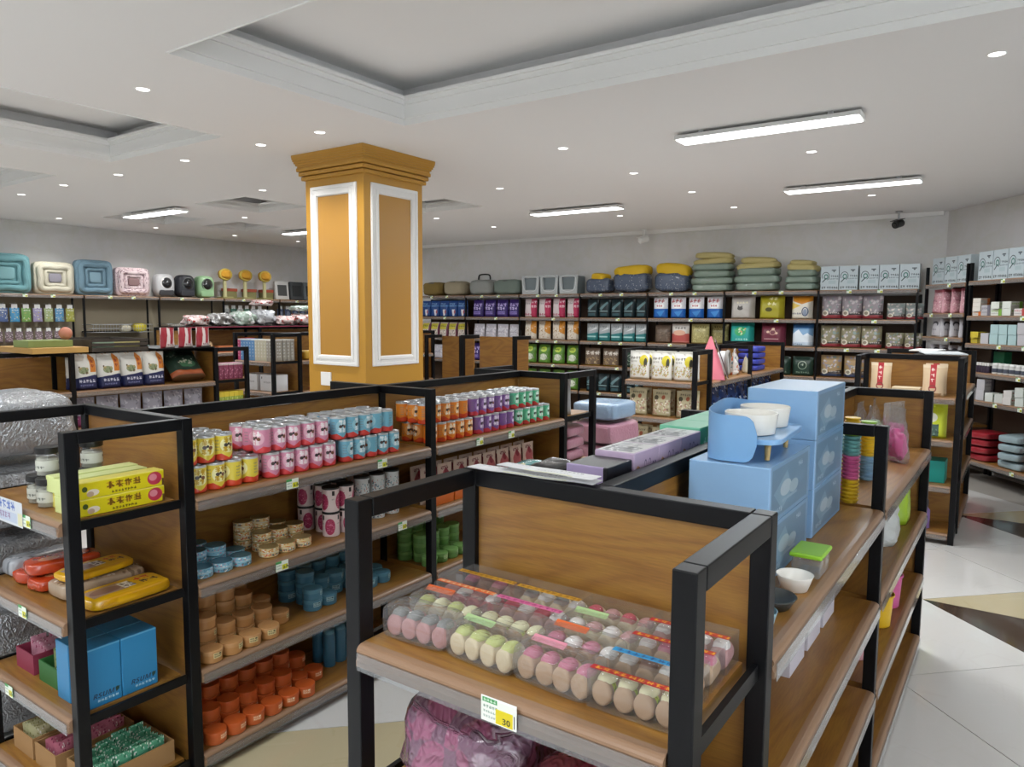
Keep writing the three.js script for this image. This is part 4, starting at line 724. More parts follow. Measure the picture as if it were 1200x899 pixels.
const lilacK = new Kind('wipes_box', 'flat lilac box with a grey picture on its top', 'box', 'lilac boxes behind the centre rail', () => { const o = new THREE.Group(); part('body', carton(0.148, 0.1065, 0.11, [0.5, 0.08]), lilac, o); part('picture', faceUV(bx(0.14, 0.1, 0.0008, 0, -0.05, 0), 0.14, 0.1).rotateX(-Math.PI / 2).translate(0, 0.1068, 0), topPic, o); const p = o.children[1].geometry, q = p.attributes.position, u = p.attributes.uv; for (let i = 0; i < q.count; i++) u.setXY(i, q.getX(i) / 0.14 + 0.5, 0.5 - q.getZ(i) / 0.1); return o; });
for (let i = 0; i < 3; i++) for (let k = 0; k < 3; k++) lilacK.at(gFar, 1.705 + i * 0.15, 1.0605 + k * 0.1083, 0.087);
const mint = print([['r', 0, 0, 1, 1, '#3fa87c'], ['r', 0, 0.8, 1, 0.2, '#7fd0ac'], ['g', 0.2, 0.3, 0.3, 5, '#d9f0e4']], 0.35, 160, 80);
const mintK = new Kind('wipes_box', 'flat mint green box beside the lilac boxes', 'box', 'mint green boxes', () => new THREE.Mesh(carton(0.148, 0.109, 0.13, [0.1, 0.9]), mint));
for (let i = 0; i < 3; i++) for (let k = 0; k < 3; k++) mintK.at(gFar, 2.157 + i * 0.151, 1.0605 + k * 0.1107, 0.1);
const dogBox = print([['r', 0, 0, 1, 1, '#a594b8'], ['r', 0.42, 0.25, 0.2, 0.34, '#c02a3a'], ['g', 0.45, 0.32, 0.2, 1, '#f2e3e3'], ['e', 0.2, 0.7, 0.16, 0.2, '#b98a55'], ['e', 0.32, 0.74, 0.08, 0.14, '#7d5430'], ['r', 0.9, 0, 0.1, 1, '#17151a']], 0.35, 200, 120);
const tallF = new Frame(1.0, gB + GW / 2, FU);
one('dog_print_box', 'purple and black box with a dog picture and red square', 'box', new THREE.Mesh(carton(0.11, 0.155, 0.13, [0.95, 0.1]), dogBox), gFar, 1.555, 1.2165, 0.087, FU);
one('dog_print_box', 'black box supporting the purple dog picture box', 'box', new THREE.Mesh(carton(0.11, 0.155, 0.13, [0.95, 0.1]), phys('#17151a', 0.4)), gFar, 1.555, 1.0605, 0.087, FU);
one('black_pouch_stack', 'glossy black bags piled beside the purple dog box', 'bag', new THREE.Mesh(blob(0.16, 0.3, 0.1, 0.5, 0.06, 12, 3, 30, 20), phys('#1b1b1f', 0.25, { clearcoat: 0.6 })), gFar, 1.53, 1.0605, 0.21);
one('black_pouch_stack', 'teal and cream plastic packs heaped on the gondola top shelf', 'bag', new THREE.Mesh(blob(0.22, 0.28, 0.07, 0.5, 0.06, 14, 9, 26, 18), print([['r', 0, 0, 1, 1, '#3d8a8a'], ['s', 0, 0, 0.5, 1, 60, 0.08, '#d9d2a8', '#c9c49a', '#55a0a0']], 0.25, 96, 96, { clearcoat: 0.5 })), gFar, 1.56, 1.0605, 0.31);

// ---------------------------------------------------------------- second block: end shelves and tops
const treat = print([['r', 0, 0, 1, 1, '#d9bf9c'], ['r', 0, 0, 1, 0.1, '#e6d3b6'], ['r', 0.34, 0, 0.28, 0.75, '#b8323a'], ['g', 0.38, 0.1, 0.11, 1, '#f0dcd2'], ['g', 0.38, 0.28, 0.11, 1, '#f0dcd2'], ['g', 0.38, 0.44, 0.11, 1, '#f0dcd2'], ['o', 0.48, 0.76, 0.16, 0.1, '#8a3f3a', 0.05], ['r', 0.1, 0.9, 0.8, 0.04, '#a57d55']], 0.6, 128, 200);
const treatK = new Kind('treat_bag', 'kraft paper treat bag with a red printed strip', 'bag', 'kraft treat bags', () => new THREE.Mesh(pouch(0.15, 0.24, 0.07), treat));
treatK.at(e4F, 0.17, 1.1205, 0.14); treatK.at(e4F, 0.54, 1.1205, 0.10); treatK.at(e4F, 0.55, 1.1205, 0.19); treatK.at(e4F, 0.54, 1.1205, 0.28);
one('carton', 'flat cream carton lying between the kraft treat bags', 'carton', new THREE.Mesh(carton(0.2, 0.05, 0.16), std('#d3c2a2', 0.6)), e4F, 0.35, 1.1205, 0.2);
const limeK = new Kind('lime_bag', 'lime yellow bag with a dark lower half', 'bag', 'lime yellow bags', () => new THREE.Mesh(pouch(0.17, 0.26, 0.09, { boxy: 1 }), print([['r', 0, 0, 1, 1, '#c3cf2f'], ['e', 0.4, 0.4, 0.24, 0.14, '#e9ecd9'], ['r', 0, 0.6, 0.7, 0.35, '#4f6a63'], ['s', 0, 0.6, 0.7, 0.35, 20, 0.04, '#7d9a90', '#39504a']], 0.4)));
limeK.at(e4F, 0.56, 0.8005, 0.12); limeK.at(e4F, 0.38, 0.8005, 0.14); limeK.at(e4F, 0.2, 0.8005, 0.14);
one('teal_carton', 'teal carton on the end shelf below the lime bags', 'carton', new THREE.Mesh(carton(0.3, 0.17, 0.2), phys('#0f8f86', 0.45)), e4F, 0.5, 0.4505, 0.2);
one('shampoo_bottle', 'purple bottle with a dark cap on the bottom of the end shelf', 'bottle', (() => { const o = new THREE.Group(); part('body', lathe([[0, 0], [0.045, 0], [0.048, 0.004], [0.048, 0.14], [0.025, 0.17]], 20), phys('#8f73b8', 0.35), o); part('cap', lathe([[0.0255, 0.1705], [0.035, 0.172], [0.035, 0.22], [0.02, 0.235], [0, 0.238]], 18), std('#3d3740', 0.4), o); return o; })(), e4F, 0.52, 0.0855, 0.11);
{ const sh = (w, d) => bx(w, 0.012, d, 0, 0, 0, 0.004), F = new Frame(6.74, 0.37, FN);
  const m = std('#cfd5d8', 0.5);
  one('foam_sheet', 'pale grey sheet lying on the gondola top behind the treat bags', 'sheet', new THREE.Mesh(sh(0.5, 0.3), m), F, 0.32, 1.4205, 0.2, 0.2);
  one('foam_sheet', 'white sheet lying across the far gondola top', 'sheet', new THREE.Mesh(sh(0.4, 0.22), std('#e6e8e8', 0.5)), F, 0.85, 1.4205, 0.36, -0.1); }
// white and yellow bags
const wy = print([['r', 0, 0, 1, 1, '#e3e2dc'], ['r', 0, 0, 1, 0.06, '#d0cfc8'], ['g', 0.1, 0.2, 0.09, 5, '#55534c'], ['g', 0.12, 0.34, 0.06, 4, '#8b8878'], ['e', 0.76, 0.32, 0.2, 0.18, '#d3c433'], ['e', 0.86, 0.4, 0.07, 0.16, '#3f3d2a'], ['s', 0.06, 0.5, 0.86, 0.36, 70, 0.03, '#c6a36d', '#a88a58', '#cfc08a', '#b9c07a'], ['r', 0, 0.92, 1, 0.08, '#d3d0c4']], 0.4, 160, 200);
const wyK = new Kind('grain_bag', 'white bag with a yellow flower and grain picture', 'bag', 'white and yellow grain bags', () => new THREE.Mesh(pouch(0.2, 0.27, 0.09, { boxy: 1 }), wy));
for (let i = 0; i < 3; i++) for (let r = 0; r < 2; r++) wyK.at(e5F, 0.14 + i * 0.225, 1.1205, 0.1 + r * 0.11);
const wg = print([['r', 0, 0, 1, 1, '#bdb490'], ['e', 0.25, 0.3, 0.12, 0.09, '#4d4a35'], ['e', 0.65, 0.28, 0.1, 0.08, '#a55a3a'], ['s', 0.05, 0.4, 0.9, 0.5, 60, 0.04, '#d8d0b8', '#8a6f5a', '#b98a7a', '#e9e2d6'], ['g', 0.2, 0.1, 0.08, 6, '#5d5a42']], 0.4);
const wgK = new Kind('grain_bag', 'cream seed bag with a small animal picture', 'bag', 'cream seed bags', () => new THREE.Mesh(pouch(0.18, 0.25, 0.09), wg));
for (let i = 0; i < 3; i++) for (let r = 0; r < 2; r++) { wgK.at(e5F, 0.13 + i * 0.24, 0.7805, 0.1 + r * 0.11); wgK.at(e5F, 0.15 + i * 0.22, 0.4205, 0.1 + r * 0.11); }
// pink tent bed and packs on the second row
{
  const o = new THREE.Group(), pink = std('#d37484', 0.8), R = 0.205, Hh = 0.42, hb = R * Math.SQRT1_2;
  const cone = new THREE.CylinderGeometry(0.012, R, Hh, 4, 8, true).rotateY(Math.PI / 4).translate(0, Hh / 2 + 0.001, 0);
  { const p = cone.attributes.position; for (let i = 0; i < p.count; i++) { const t = p.getY(i) / Hh, k = 1 + 0.1 * Math.sin(Math.PI * t); p.setX(i, p.getX(i) * k); p.setZ(i, p.getZ(i) * k); } cone.computeVertexNormals(); }
  pink.side = THREE.DoubleSide;
  part('cover', cone, pink, o);
  const s = new THREE.Shape(); s.moveTo(-hb * 0.96, 0); s.lineTo(hb * 0.96, 0); s.quadraticCurveTo(hb * 0.66, Hh * 0.55, 0, Hh * 0.95); s.quadraticCurveTo(-hb * 0.66, Hh * 0.55, -hb * 0.96, 0);
  const hole = new THREE.Path(); hole.absellipse(0, 0.11, 0.06, 0.08, 0, Math.PI * 2); s.holes.push(hole);
  const tilt = Math.atan2(hb, Hh);
  part('front', new THREE.ExtrudeGeometry(s, { depth: 0.008, bevelEnabled: false }).rotateX(-tilt).translate(0, 0.012, hb + 0.022), std('#e0dad8', 0.8), o);
  part('trim', sweep([[-hb * 0.96, 0.012, 0.01], [-hb * 0.7, Hh * 0.42, 0.01], [0, Hh * 0.95, 0.01], [hb * 0.7, Hh * 0.42, 0.01], [hb * 0.96, 0.012, 0.01]], 0.005, 30, 6).rotateX(-tilt).translate(0, 0.006, hb + 0.022), std('#4a3f40', 0.7), o);
  part('floor_cushion', blob(0.2, 0.05, 0.2, 0.5, 0.04, 12, 2).translate(0, 0.003, 0), std('#e9d9d6', 0.9), o);
  one('tent_bed', 'pink tent shaped pet bed with a pale front', 'pet bed', o, r2B, 7.12, 1.1015, 0.15, 0.35);
}
one('wrapped_bed', 'oval grey pet bed in clear crinkled plastic beside the pink tent', 'pet bed', (() => { const o = new THREE.Group(); part('cushion', blob(0.3, 0.26, 0.12, 0.6, 0.03, 9, 4), std('#c5c7c8', 0.85), o); part('rim', new THREE.TorusGeometry(0.115, 0.02, 8, 30).scale(1.15, 1, 1).translate(0, 0.142, 0.055), std('#8b8884', 0.85), o); return o; })(), r2B, 7.5, 1.1005, 0.16, 0.2);
one('wrapped_pack', 'white and orange plastic pack beside the oval grey bed', 'pack', new THREE.Mesh(pouch(0.2, 0.28, 0.1, { wr: 0.02 }), print([['r', 0, 0, 1, 1, '#d3ceca'], ['s', 0, 0, 1, 1, 60, 0.06, '#c46a4a', '#e9e6e2', '#5f7f8a', '#b9b3ae']], 0.25)), r2B, 7.8, 1.1005, 0.13, 0.2);
const blueMat = new Kind('folded_mat', 'folded royal blue mat in the stack on the gondola', 'mat', 'folded royal blue mats', () => new THREE.Mesh(blob(0.36, 0.065, 0.24, 0.35, 0.03, 12, 6), phys('#3f49a8', 0.35)));
for (let i = 0; i < 4; i++) blueMat.at(r2B, 8.6, 1.1005 + i * 0.071, 0.19);
one('wrapped_pack', 'cream coloured board pack leaning before the blue mats', 'pack', new THREE.Mesh(pouch(0.22, 0.2, 0.08), phys('#cfc9b4', 0.5)), r2B, 8.22, 1.1005, 0.14, 0.3);
const navyK = new Kind('navy_bag', 'dark blue glossy bag under the pink tent', 'bag', 'dark blue bags', () => new THREE.Mesh(pouch(0.24, 0.27, 0.12), print([['r', 0, 0, 1, 1, '#24407a'], ['s', 0, 0, 1, 1, 50, 0.05, '#3f66a8', '#b9c6dc', '#182a52']], 0.25)));
for (let i = 0; i < 9; i++) navyK.at(r2B, 6.95 + i * 0.27, 0.7355, 0.14);
// far end shelf of the can gondola
const quiltK = new Kind('quilted_pack', 'folded rose pink quilted pack in clear plastic', 'pack', 'rose quilted packs', () => new THREE.Mesh(uvm(blob(0.5, 0.075, 0.3, 0.35, 0.04, 9, 3, 30, 16), 4), phys('#c08a9c', 0.28, { clearcoat: 0.5, bumpMap: crinkle, bumpScale: 0.003 })));
for (let i = 0; i < 3; i++) quiltK.at(e3F, 0.3, 0.7355 + i * 0.082, 0.18, i * 0.06);
{ const baleK = new Kind('pad_bale', 'thick rose quilted bale in the floor stack beyond the cans', 'bale', 'rose quilted bales', () => new THREE.Mesh(uvm(blob(0.5, 0.165, 0.42, 0.32, 0.05, 8, 4, 34, 18), 4), phys('#b98698', 0.28, { clearcoat: 0.5, bumpMap: crinkle, bumpScale: 0.004 }))); for (let i = 0; i < 5; i++) baleK.at(HERE, 5.3, 0.002 + i * 0.178, 2.78, i % 2 ? 0.08 : -0.05, `${['lowest', 'second', 'third', 'fourth', 'uppermost'][i]} thick rose quilted bale of the floor stack beyond the cans`); }
one('pad_bale', 'pale blue and white plastic bale on top of the rose quilted bales', 'bale', new THREE.Mesh(uvm(blob(0.46, 0.14, 0.4, 0.35, 0.06, 9, 13, 30, 16), 4), phys('#8fa9c4', 0.25, { clearcoat: 0.5, bumpMap: crinkle, bumpScale: 0.003 })), HERE, 5.3, 0.897, 2.78);
one('shopping_bag', 'hanging grey white plastic bags on the end shelf behind the cans', 'bag', new THREE.Mesh(pouch(0.2, 0.25, 0.1, { wr: 0.03 }), phys('#b9bcc0', 0.3)), e3F, 0.16, 1.0605, 0.25);
one('shopping_bag', 'crumpled white bag low on the end shelf behind the cans', 'bag', new THREE.Mesh(uvm(blob(0.3, 0.25, 0.24, 0.6, 0.12, 10, 21, 28, 18), 4), phys('#c6c8ca', 0.35, { bumpMap: crinkle, bumpScale: 0.004 })), e3F, 0.22, 0.4105, 0.18);

// ---------------------------------------------------------------- right wall shelving: local x runs towards the photographer's right (from b = 9.08 down)
const xb = [0.12]; for (const b of RB) xb.push(xb[xb.length - 1] + b);
function bagKind(name, label, group, w, h, d, ops, o = {}) { const m = print(ops, o.rough || 0.38); return new Kind(name, label, 'bag', group, () => new THREE.Mesh(pouch(w, h, d, { boxy: o.boxy === undefined ? 1 : o.boxy, seal: o.seal || 0.08, sd: label.length }), m)); }
function rowOf(kind, bay, level, n, o = {}) {     // n things spread over a bay
  const x0 = xb[bay] + 0.03 + (o.x0 || 0), x1 = xb[bay + 1] - 0.03 - (o.x1 || 0), st = (x1 - x0) / n, deep = o.deep || 1;
  for (let i = 0; i < n; i++) for (let r = 0; r < deep; r++) kind.at(wR, x0 + st * (i + 0.5), RL[level] + 0.0005, (o.d || 0.12) + r * 0.14, rr(-0.04, 0.04));
}
const txt = (c) => [['g', 0.15, 0.14, 0.11, 4, c], ['g', 0.2, 0.3, 0.07, 5, c]];
const K = {
  blue: bagKind('food_bag', 'deep blue bag with a white bowl picture', 'deep blue bags', 0.2, 0.28, 0.12, [['r', 0, 0, 1, 1, '#20488a'], ['r', 0, 0.3, 1, 0.06, '#4d86bd'], ...txt('#a9cbe8'), ['p', '#e6e2e6', 0.5, 0.55, 0.85, 0.55, 0.76, 0.95, 0.58, 0.95], ['e', 0.8, 0.7, 0.08, 0.12, '#b05a6a']]),
  purple: bagKind('food_bag', 'violet bag with pale swirling lettering', 'violet bags', 0.22, 0.29, 0.12, [['r', 0, 0, 1, 1, '#38246f'], ['g', 0.12, 0.2, 0.2, 3, '#b9a4e0'], ['g', 0.12, 0.42, 0.18, 3, '#d3c6ee'], ['r', 0.15, 0.68, 0.7, 0.16, '#8f7fc4'], ['g', 0.18, 0.72, 0.08, 6, '#2a1a58']]),
  pinkw: bagKind('food_bag', 'white bag with a crimson right half', 'white and crimson bags', 0.22, 0.3, 0.12, [['r', 0, 0, 1, 1, '#d6c9ca'], ['p', '#b92a56', 0.55, 0, 1, 0, 1, 1, 0.7, 1], ['g', 0.62, 0.1, 0.14, 2, '#f0d8de'], ['g', 0.66, 0.35, 0.14, 2, '#f0d8de'], ['g', 0.05, 0.78, 0.12, 6, '#a5264a'], ['g', 0.1, 0.2, 0.1, 3, '#8b8486']]),
  teal: bagKind('food_bag', 'dark teal black bag with a silver swoosh', 'dark teal bags', 0.19, 0.28, 0.11, [['r', 0, 0, 1, 1, '#16272c'], ['p', '#5f7f84', 0.1, 0.5, 0.75, 0.12, 0.9, 0.2, 0.3, 0.6], ['r', 0.12, 0.62, 0.76, 0.05, '#7d979a'], ['r', 0.2, 0.76, 0.6, 0.14, '#31525a']]),
  bluew: bagKind('food_bag', 'bright blue bag with a white and red top', 'blue and white bags', 0.22, 0.3, 0.12, [['r', 0, 0, 1, 1, '#e2e3e8'], ['r', 0, 0.55, 1, 0.45, '#1f62b4'], ['g', 0.1, 0.08, 0.18, 3, '#a84a52'], ['e', 0.55, 0.42, 0.3, 0.12, '#f4f4f6'], ['g', 0.3, 0.36, 0.1, 3, '#b03a42'], ['p', '#3f8ad0', 0.3, 0.7, 0.9, 0.62, 0.6, 0.95]]),
  silver: bagKind('food_bag', 'pale silver bag leaning in a row', 'pale silver bags', 0.22, 0.24, 0.12, [['r', 0, 0, 1, 1, '#c6c3cb'], ['s', 0, 0.1, 1, 0.8, 30, 0.05, '#aaa6b3', '#e0dde4'], ['g', 0.2, 0.5, 0.09, 5, '#8b8797']]),
  orange: bagKind('food_bag', 'white bag with an amber printed side', 'white and amber bags', 0.22, 0.3, 0.12, [['r', 0, 0, 1, 1, '#d6cdbf'], ['p', '#cf8a2f', 0.55, 0, 1, 0, 1, 0.7, 0.65, 0.55], ['s', 0.05, 0.3, 0.9, 0.6, 60, 0.03, '#b98a55', '#ded4c2', '#9c7a4a'], ['g', 0.1, 0.1, 0.1, 4, '#8d7a62']]),
  greyteal: bagKind('food_bag', 'grey bag with a teal lower half', 'grey and teal bags', 0.19, 0.27, 0.11, [['r', 0, 0, 1, 1, '#a5abae'], ['p', '#2f7a7c', 0, 0.62, 1, 0.5, 1, 1, 0, 1], ['g', 0.1, 0.12, 0.12, 4, '#70787c'], ['r', 0.1, 0.7, 0.8, 0.08, '#a9d0cf'], ['p', '#d3d8da', 0.3, 0.45, 0.9, 0.2, 0.95, 0.3]]),
  green: bagKind('food_bag', 'grassy green bag with a white animal picture', 'green bags', 0.22, 0.3, 0.12, [['r', 0, 0, 1, 1, '#5b8a32'], ['r', 0, 0, 0.14, 1, '#2c4a22'], ['e', 0.55, 0.25, 0.26, 0.14, '#b7cf4a'], ['e', 0.55, 0.66, 0.3, 0.18, '#c9d2bd'], ['s', 0.2, 0.5, 0.7, 0.3, 20, 0.04, '#7d8d72', '#e2e6da'], ['g', 0.3, 0.2, 0.09, 3, '#3b5a1f']]),
  yelw: bagKind('food_bag', 'white bag with a yellow head and maroon edge', 'white and yellow head bags', 0.2, 0.26, 0.12, [['r', 0, 0, 1, 1, '#cfc4bd'], ['r', 0.1, 0.08, 0.76, 0.4, '#c9bd3f'], ['g', 0.18, 0.2, 0.12, 4, '#6a6426'], ['r', 0.88, 0, 0.12, 1, '#6d2f48'], ['s', 0.1, 0.55, 0.76, 0.4, 30, 0.04, '#b98a7a', '#e9dfd8', '#8a7a70']]),
  brownw: bagKind('food_bag', 'brown bag with white script lettering', 'brown script bags', 0.26, 0.27, 0.12, [['r', 0, 0, 1, 1, '#6d5b4c'], ['g', 0.1, 0.16, 0.22, 4, '#d9d2c6'], ['s', 0.05, 0.5, 0.9, 0.45, 60, 0.03, '#a58a5a', '#8a6f4a', '#c4b28a'], ['r', 0, 0.94, 1, 0.06, '#b39a3f']]),
  dgreen: bagKind('food_bag', 'dark green bag with a round pale emblem', 'dark green emblem bags', 0.26, 0.25, 0.12, [['r', 0, 0, 1, 1, '#223a30'], ['o', 0.5, 0.45, 0.2, 0.2, '#a9b8a4', 0.03], ['g', 0.42, 0.36, 0.12, 1, '#c4cfbd'], ['g', 0.2, 0.78, 0.08, 6, '#8fa08a']]),
  brown: bagKind('food_bag', 'dull brown bag on the middle wall shelf', 'dull brown bags', 0.24, 0.26, 0.12, [['r', 0, 0, 1, 1, '#6a5a4d'], ['s', 0, 0.1, 1, 0.85, 40, 0.05, '#7d6d5f', '#574a40']]),
  rosebag: bagKind('food_bag', 'white bag with a coral red lower panel', 'white and coral bags', 0.26, 0.28, 0.12, [['r', 0, 0, 1, 1, '#d0ccc6'], ['r', 0, 0.5, 1, 0.38, '#b5544f'], ['e', 0.5, 0.46, 0.36, 0.14, '#d9a890'], ['g', 0.2, 0.16, 0.12, 4, '#6d6a66'], ['r', 0, 0.88, 1, 0.12, '#c47a72']]),
  beige: bagKind('food_bag', 'pale olive bag with small grain print', 'pale olive bags', 0.26, 0.28, 0.12, [['r', 0, 0, 1, 1, '#a8a06a'], ['s', 0, 0.2, 1, 0.7, 60, 0.03, '#c9c08a', '#8a8250'], ['g', 0.2, 0.1, 0.1, 5, '#5f5a35']]),
};
rowOf(K.blue, 0, 4, 5); rowOf(K.purple, 1, 4, 4, { x0: 0.06 }); rowOf(K.pinkw, 2, 4, 4); rowOf(K.teal, 3, 4, 5, { x0: 0.05 }); rowOf(K.bluew, 4, 4, 4);
rowOf(K.yelw, 0, 3, 5); rowOf(K.silver, 1, 3, 4, { x0: 0.08 }); rowOf(K.orange, 2, 3, 4); rowOf(K.greyteal, 3, 3, 5, { x0: 0.05 });
K.brown.at(wR, xb[4] + 0.2, RL[3] + 0.0005, 0.14); K.rosebag.at(wR, xb[4] + 0.48, RL[3] + 0.0005, 0.12); K.beige.at(wR, xb[4] + 0.77, RL[3] + 0.0005, 0.13); K.beige.at(wR, xb[4] + 1.03 - 0.03, RL[3] + 0.2 * 0 + 0.0005, 0.27);
rowOf(K.green, 2, 2, 4); rowOf(K.brownw, 3, 2, 2, { x1: 0.45 }); K.dgreen.at(wR, xb[3] + 0.85, RL[2] + 0.0005, 0.13);
rowOf(K.teal, 3, 1, 5, { x0: 0.05 }); rowOf(K.brown, 4, 2, 4); rowOf(K.silver, 0, 2, 4); rowOf(K.purple, 1, 2, 4); rowOf(K.green, 2, 1, 4); rowOf(K.beige, 4, 1, 4);
// large square bags of the sixth bay
const big = (label, ops, w = 0.3, h = 0.3) => new THREE.Mesh(pouch(w, h, 0.24, { boxy: 1, seal: 0.05, wr: 0.012, sd: label.length, nx: 10 }), print(ops, 0.4));
[['square off-white bag with a small black cat emblem', [['r', 0, 0, 1, 1, '#b9b5b0'], ['g', 0.3, 0.25, 0.09, 4, '#e6dfc0'], ['e', 0.47, 0.55, 0.12, 0.08, '#4a4846'], ['e', 0.4, 0.48, 0.03, 0.05, '#4a4846'], ['e', 0.54, 0.48, 0.03, 0.05, '#4a4846']], 4, 0.2],
  ['square acid yellow bag with a dark cat emblem', [['r', 0, 0, 1, 1, '#a8a02a'], ['g', 0.4, 0.06, 0.14, 2, '#f0ecc0'], ['g', 0.38, 0.28, 0.14, 2, '#f0ecc0'], ['e', 0.45, 0.6, 0.14, 0.09, '#4d4a1a']], 4, 0.59],
  ['white bag with an orange head and a blue grey cat', [['r', 0, 0, 1, 1, '#dcd7ca'], ['p', '#cf8a2a', 0, 0, 1, 0, 1, 0.22, 0.55, 0.36, 0.1, 0.22], ['p', '#dfc25a', 0, 0.26, 0.5, 0.42, 0, 0.62], ['o', 0.72, 0.68, 0.14, 0.18, '#4a5a78', 0.05], ['e', 0.72, 0.7, 0.1, 0.14, '#8b98ad'], ['g', 0.1, 0.72, 0.08, 4, '#4d5068']], 4, 0.98],
  ['turquoise square bag with a green emblem', [['r', 0, 0, 1, 1, '#2aa096'], ['e', 0.5, 0.4, 0.24, 0.2, '#3fae6a'], ['s', 0.25, 0.25, 0.5, 0.3, 10, 0.04, '#d3e6c0', '#c99a5a'], ['g', 0.3, 0.7, 0.08, 5, '#bfe6df']], 3, 0.2],
  ['maroon square bag with pale flowers', [['r', 0, 0, 1, 1, '#6d2a3c'], ['e', 0.35, 0.4, 0.06, 0.05, '#d9b9a0'], ['e', 0.55, 0.28, 0.07, 0.06, '#e0c6b0'], ['e', 0.7, 0.45, 0.06, 0.05, '#d9b9a0'], ['o', 0.55, 0.42, 0.12, 0.1, '#c49a8a', 0.03], ['r', 0.2, 0.68, 0.6, 0.04, '#c4a0a0']], 3, 0.62],
  ['pale blue bag with a mountain picture', [['r', 0, 0, 1, 1, '#7fa9d0'], ['p', '#dfe9f2', 0, 0.5, 0.35, 0.25, 0.6, 0.5, 0.8, 0.4, 1, 0.55, 1, 0.8, 0, 0.8], ['r', 0, 0.8, 1, 0.2, '#c6d6e6'], ['g', 0.1, 0.86, 0.07, 5, '#4d6a8a'], ['r', 0, 0, 1, 0.2, '#3f6fa8']], 3, 1.0]].forEach(([l, ops, lv, x]) => { const w = x > 0.9 ? 0.26 : 0.32; one('food_bag', l, 'bag', big(l, ops, w, x > 0.9 ? 0.3 : 0.31), wR, xb[5] + x + 0.02, RL[lv] + 0.0005, 0.16); });
// seventh bay: grey bags with a red foot
const gr = (top, foot) => [['r', 0, 0, 1, 1, top], ['s', 0.05, 0.05, 0.9, 0.6, 26, 0.06, '#b9b2b4', '#8d8590', '#cfc4b8', '#7d8f8a'], ['r', 0, 0.82, 1, 0.14, foot], ['e', 0.22, 0.74, 0.16, 0.12, '#dcd6c6'], ['e', 0.22, 0.74, 0.09, 0.07, '#8a8270'], ['p', '#2a2526', 0.4, 0.76, 1, 0.66, 1, 0.8, 0.4, 0.82], ['g', 0.46, 0.7, 0.07, 5, '#d6cfc9']];
const g1 = bagKind('cat_food_bag', 'tall grey cat food bag with a dark red foot', 'tall grey cat food bags', 0.235, 0.3, 0.12, gr('#8f868c', '#8a2f36')), g2 = bagKind('cat_food_bag', 'short grey cat food bag with a dark red foot', 'short grey cat food bags', 0.2, 0.2, 0.11, gr('#8a9290', '#8a2f36')), g3 = bagKind('cat_food_bag', 'tall olive cat food bag with a dark red foot', 'tall olive cat food bags', 0.235, 0.28, 0.12, gr('#8a8468', '#8a2f36')), g4 = bagKind('cat_food_bag', 'short olive cat food bag with a dark red foot', 'short olive cat food bags', 0.2, 0.2, 0.11, gr('#807c62', '#8a2f36')), g5 = bagKind('cat_food_bag', 'tan cat food bag with a navy foot', 'tan cat food bags', 0.25, 0.28, 0.12, gr('#a58a62', '#2f3a55'));
const X6 = xb[6];
for (let i = 0; i < 3; i++) { g1.at(wR, X6 + 0.145 + i * 0.24, RL[4] + 0.0005, 0.12); g3.at(wR, X6 + 0.145 + i * 0.24, RL[3] + 0.0005, 0.12); g5.at(wR, X6 + 0.17 + i * 0.28, RL[2] + 0.0005, 0.12); }
for (let i = 0; i < 2; i++) { g2.at(wR, X6 + 0.885 + i * 0.205, RL[4] + 0.0005, 0.12); g4.at(wR, X6 + 0.885 + i * 0.205, RL[3] + 0.0005, 0.12); }
rowOf(K.dgreen, 5, 2, 4); rowOf(g5, 6, 1, 4); rowOf(K.dgreen, 5, 1, 4);
// litter boxes with a looping drawn emblem
const litter = print([['r', 0, 0, 1, 1, '#c3d0d6'], ['o', 0.28, 0.42, 0.2, 0.17, '#2c3c44', 0.03, 2.6, 7.4], ['o', 0.3, 0.44, 0.1, 0.09, '#3f7a70', 0.05], ['p', '#2c3c44', 0.08, 0.66, 0.3, 0.48, 0.32, 0.52, 0.12, 0.68], ['r', 0.6, 0.15, 0.24, 0.04, '#3d4a52'], ['p', '#3d4a52', 0.66, 0.2, 0.8, 0.2, 0.73, 0.26], ['g', 0.56, 0.38, 0.08, 4, '#3d4a52'], ['g', 0.5, 0.5, 0.06, 6, '#6d808a'], ['g', 0.06, 0.85, 0.09, 2, '#1f2a30'], ['g', 0.36, 0.85, 0.09, 6, '#1f2a30'], ['r', 0.44, 0.6, 0.4, 0.14, '#b3c6cb']], 0.35, 180, 220);
const litK = new Kind('litter_box', 'pale blue white carton with a looping black cat emblem', 'carton', 'pale litter cartons on top', () => new THREE.Mesh(carton(0.215, 0.3, 0.13, [0.5, 0.02]), litter));
for (let i = 0; i < 5; i++) litK.at(wR, X6 + 0.13 + i * 0.222 - (i < 2 ? 0.015 : 0), RL[5] + 0.0005, 0.13, 0, 'pale carton with a looping cat emblem above the grey cat food bags');
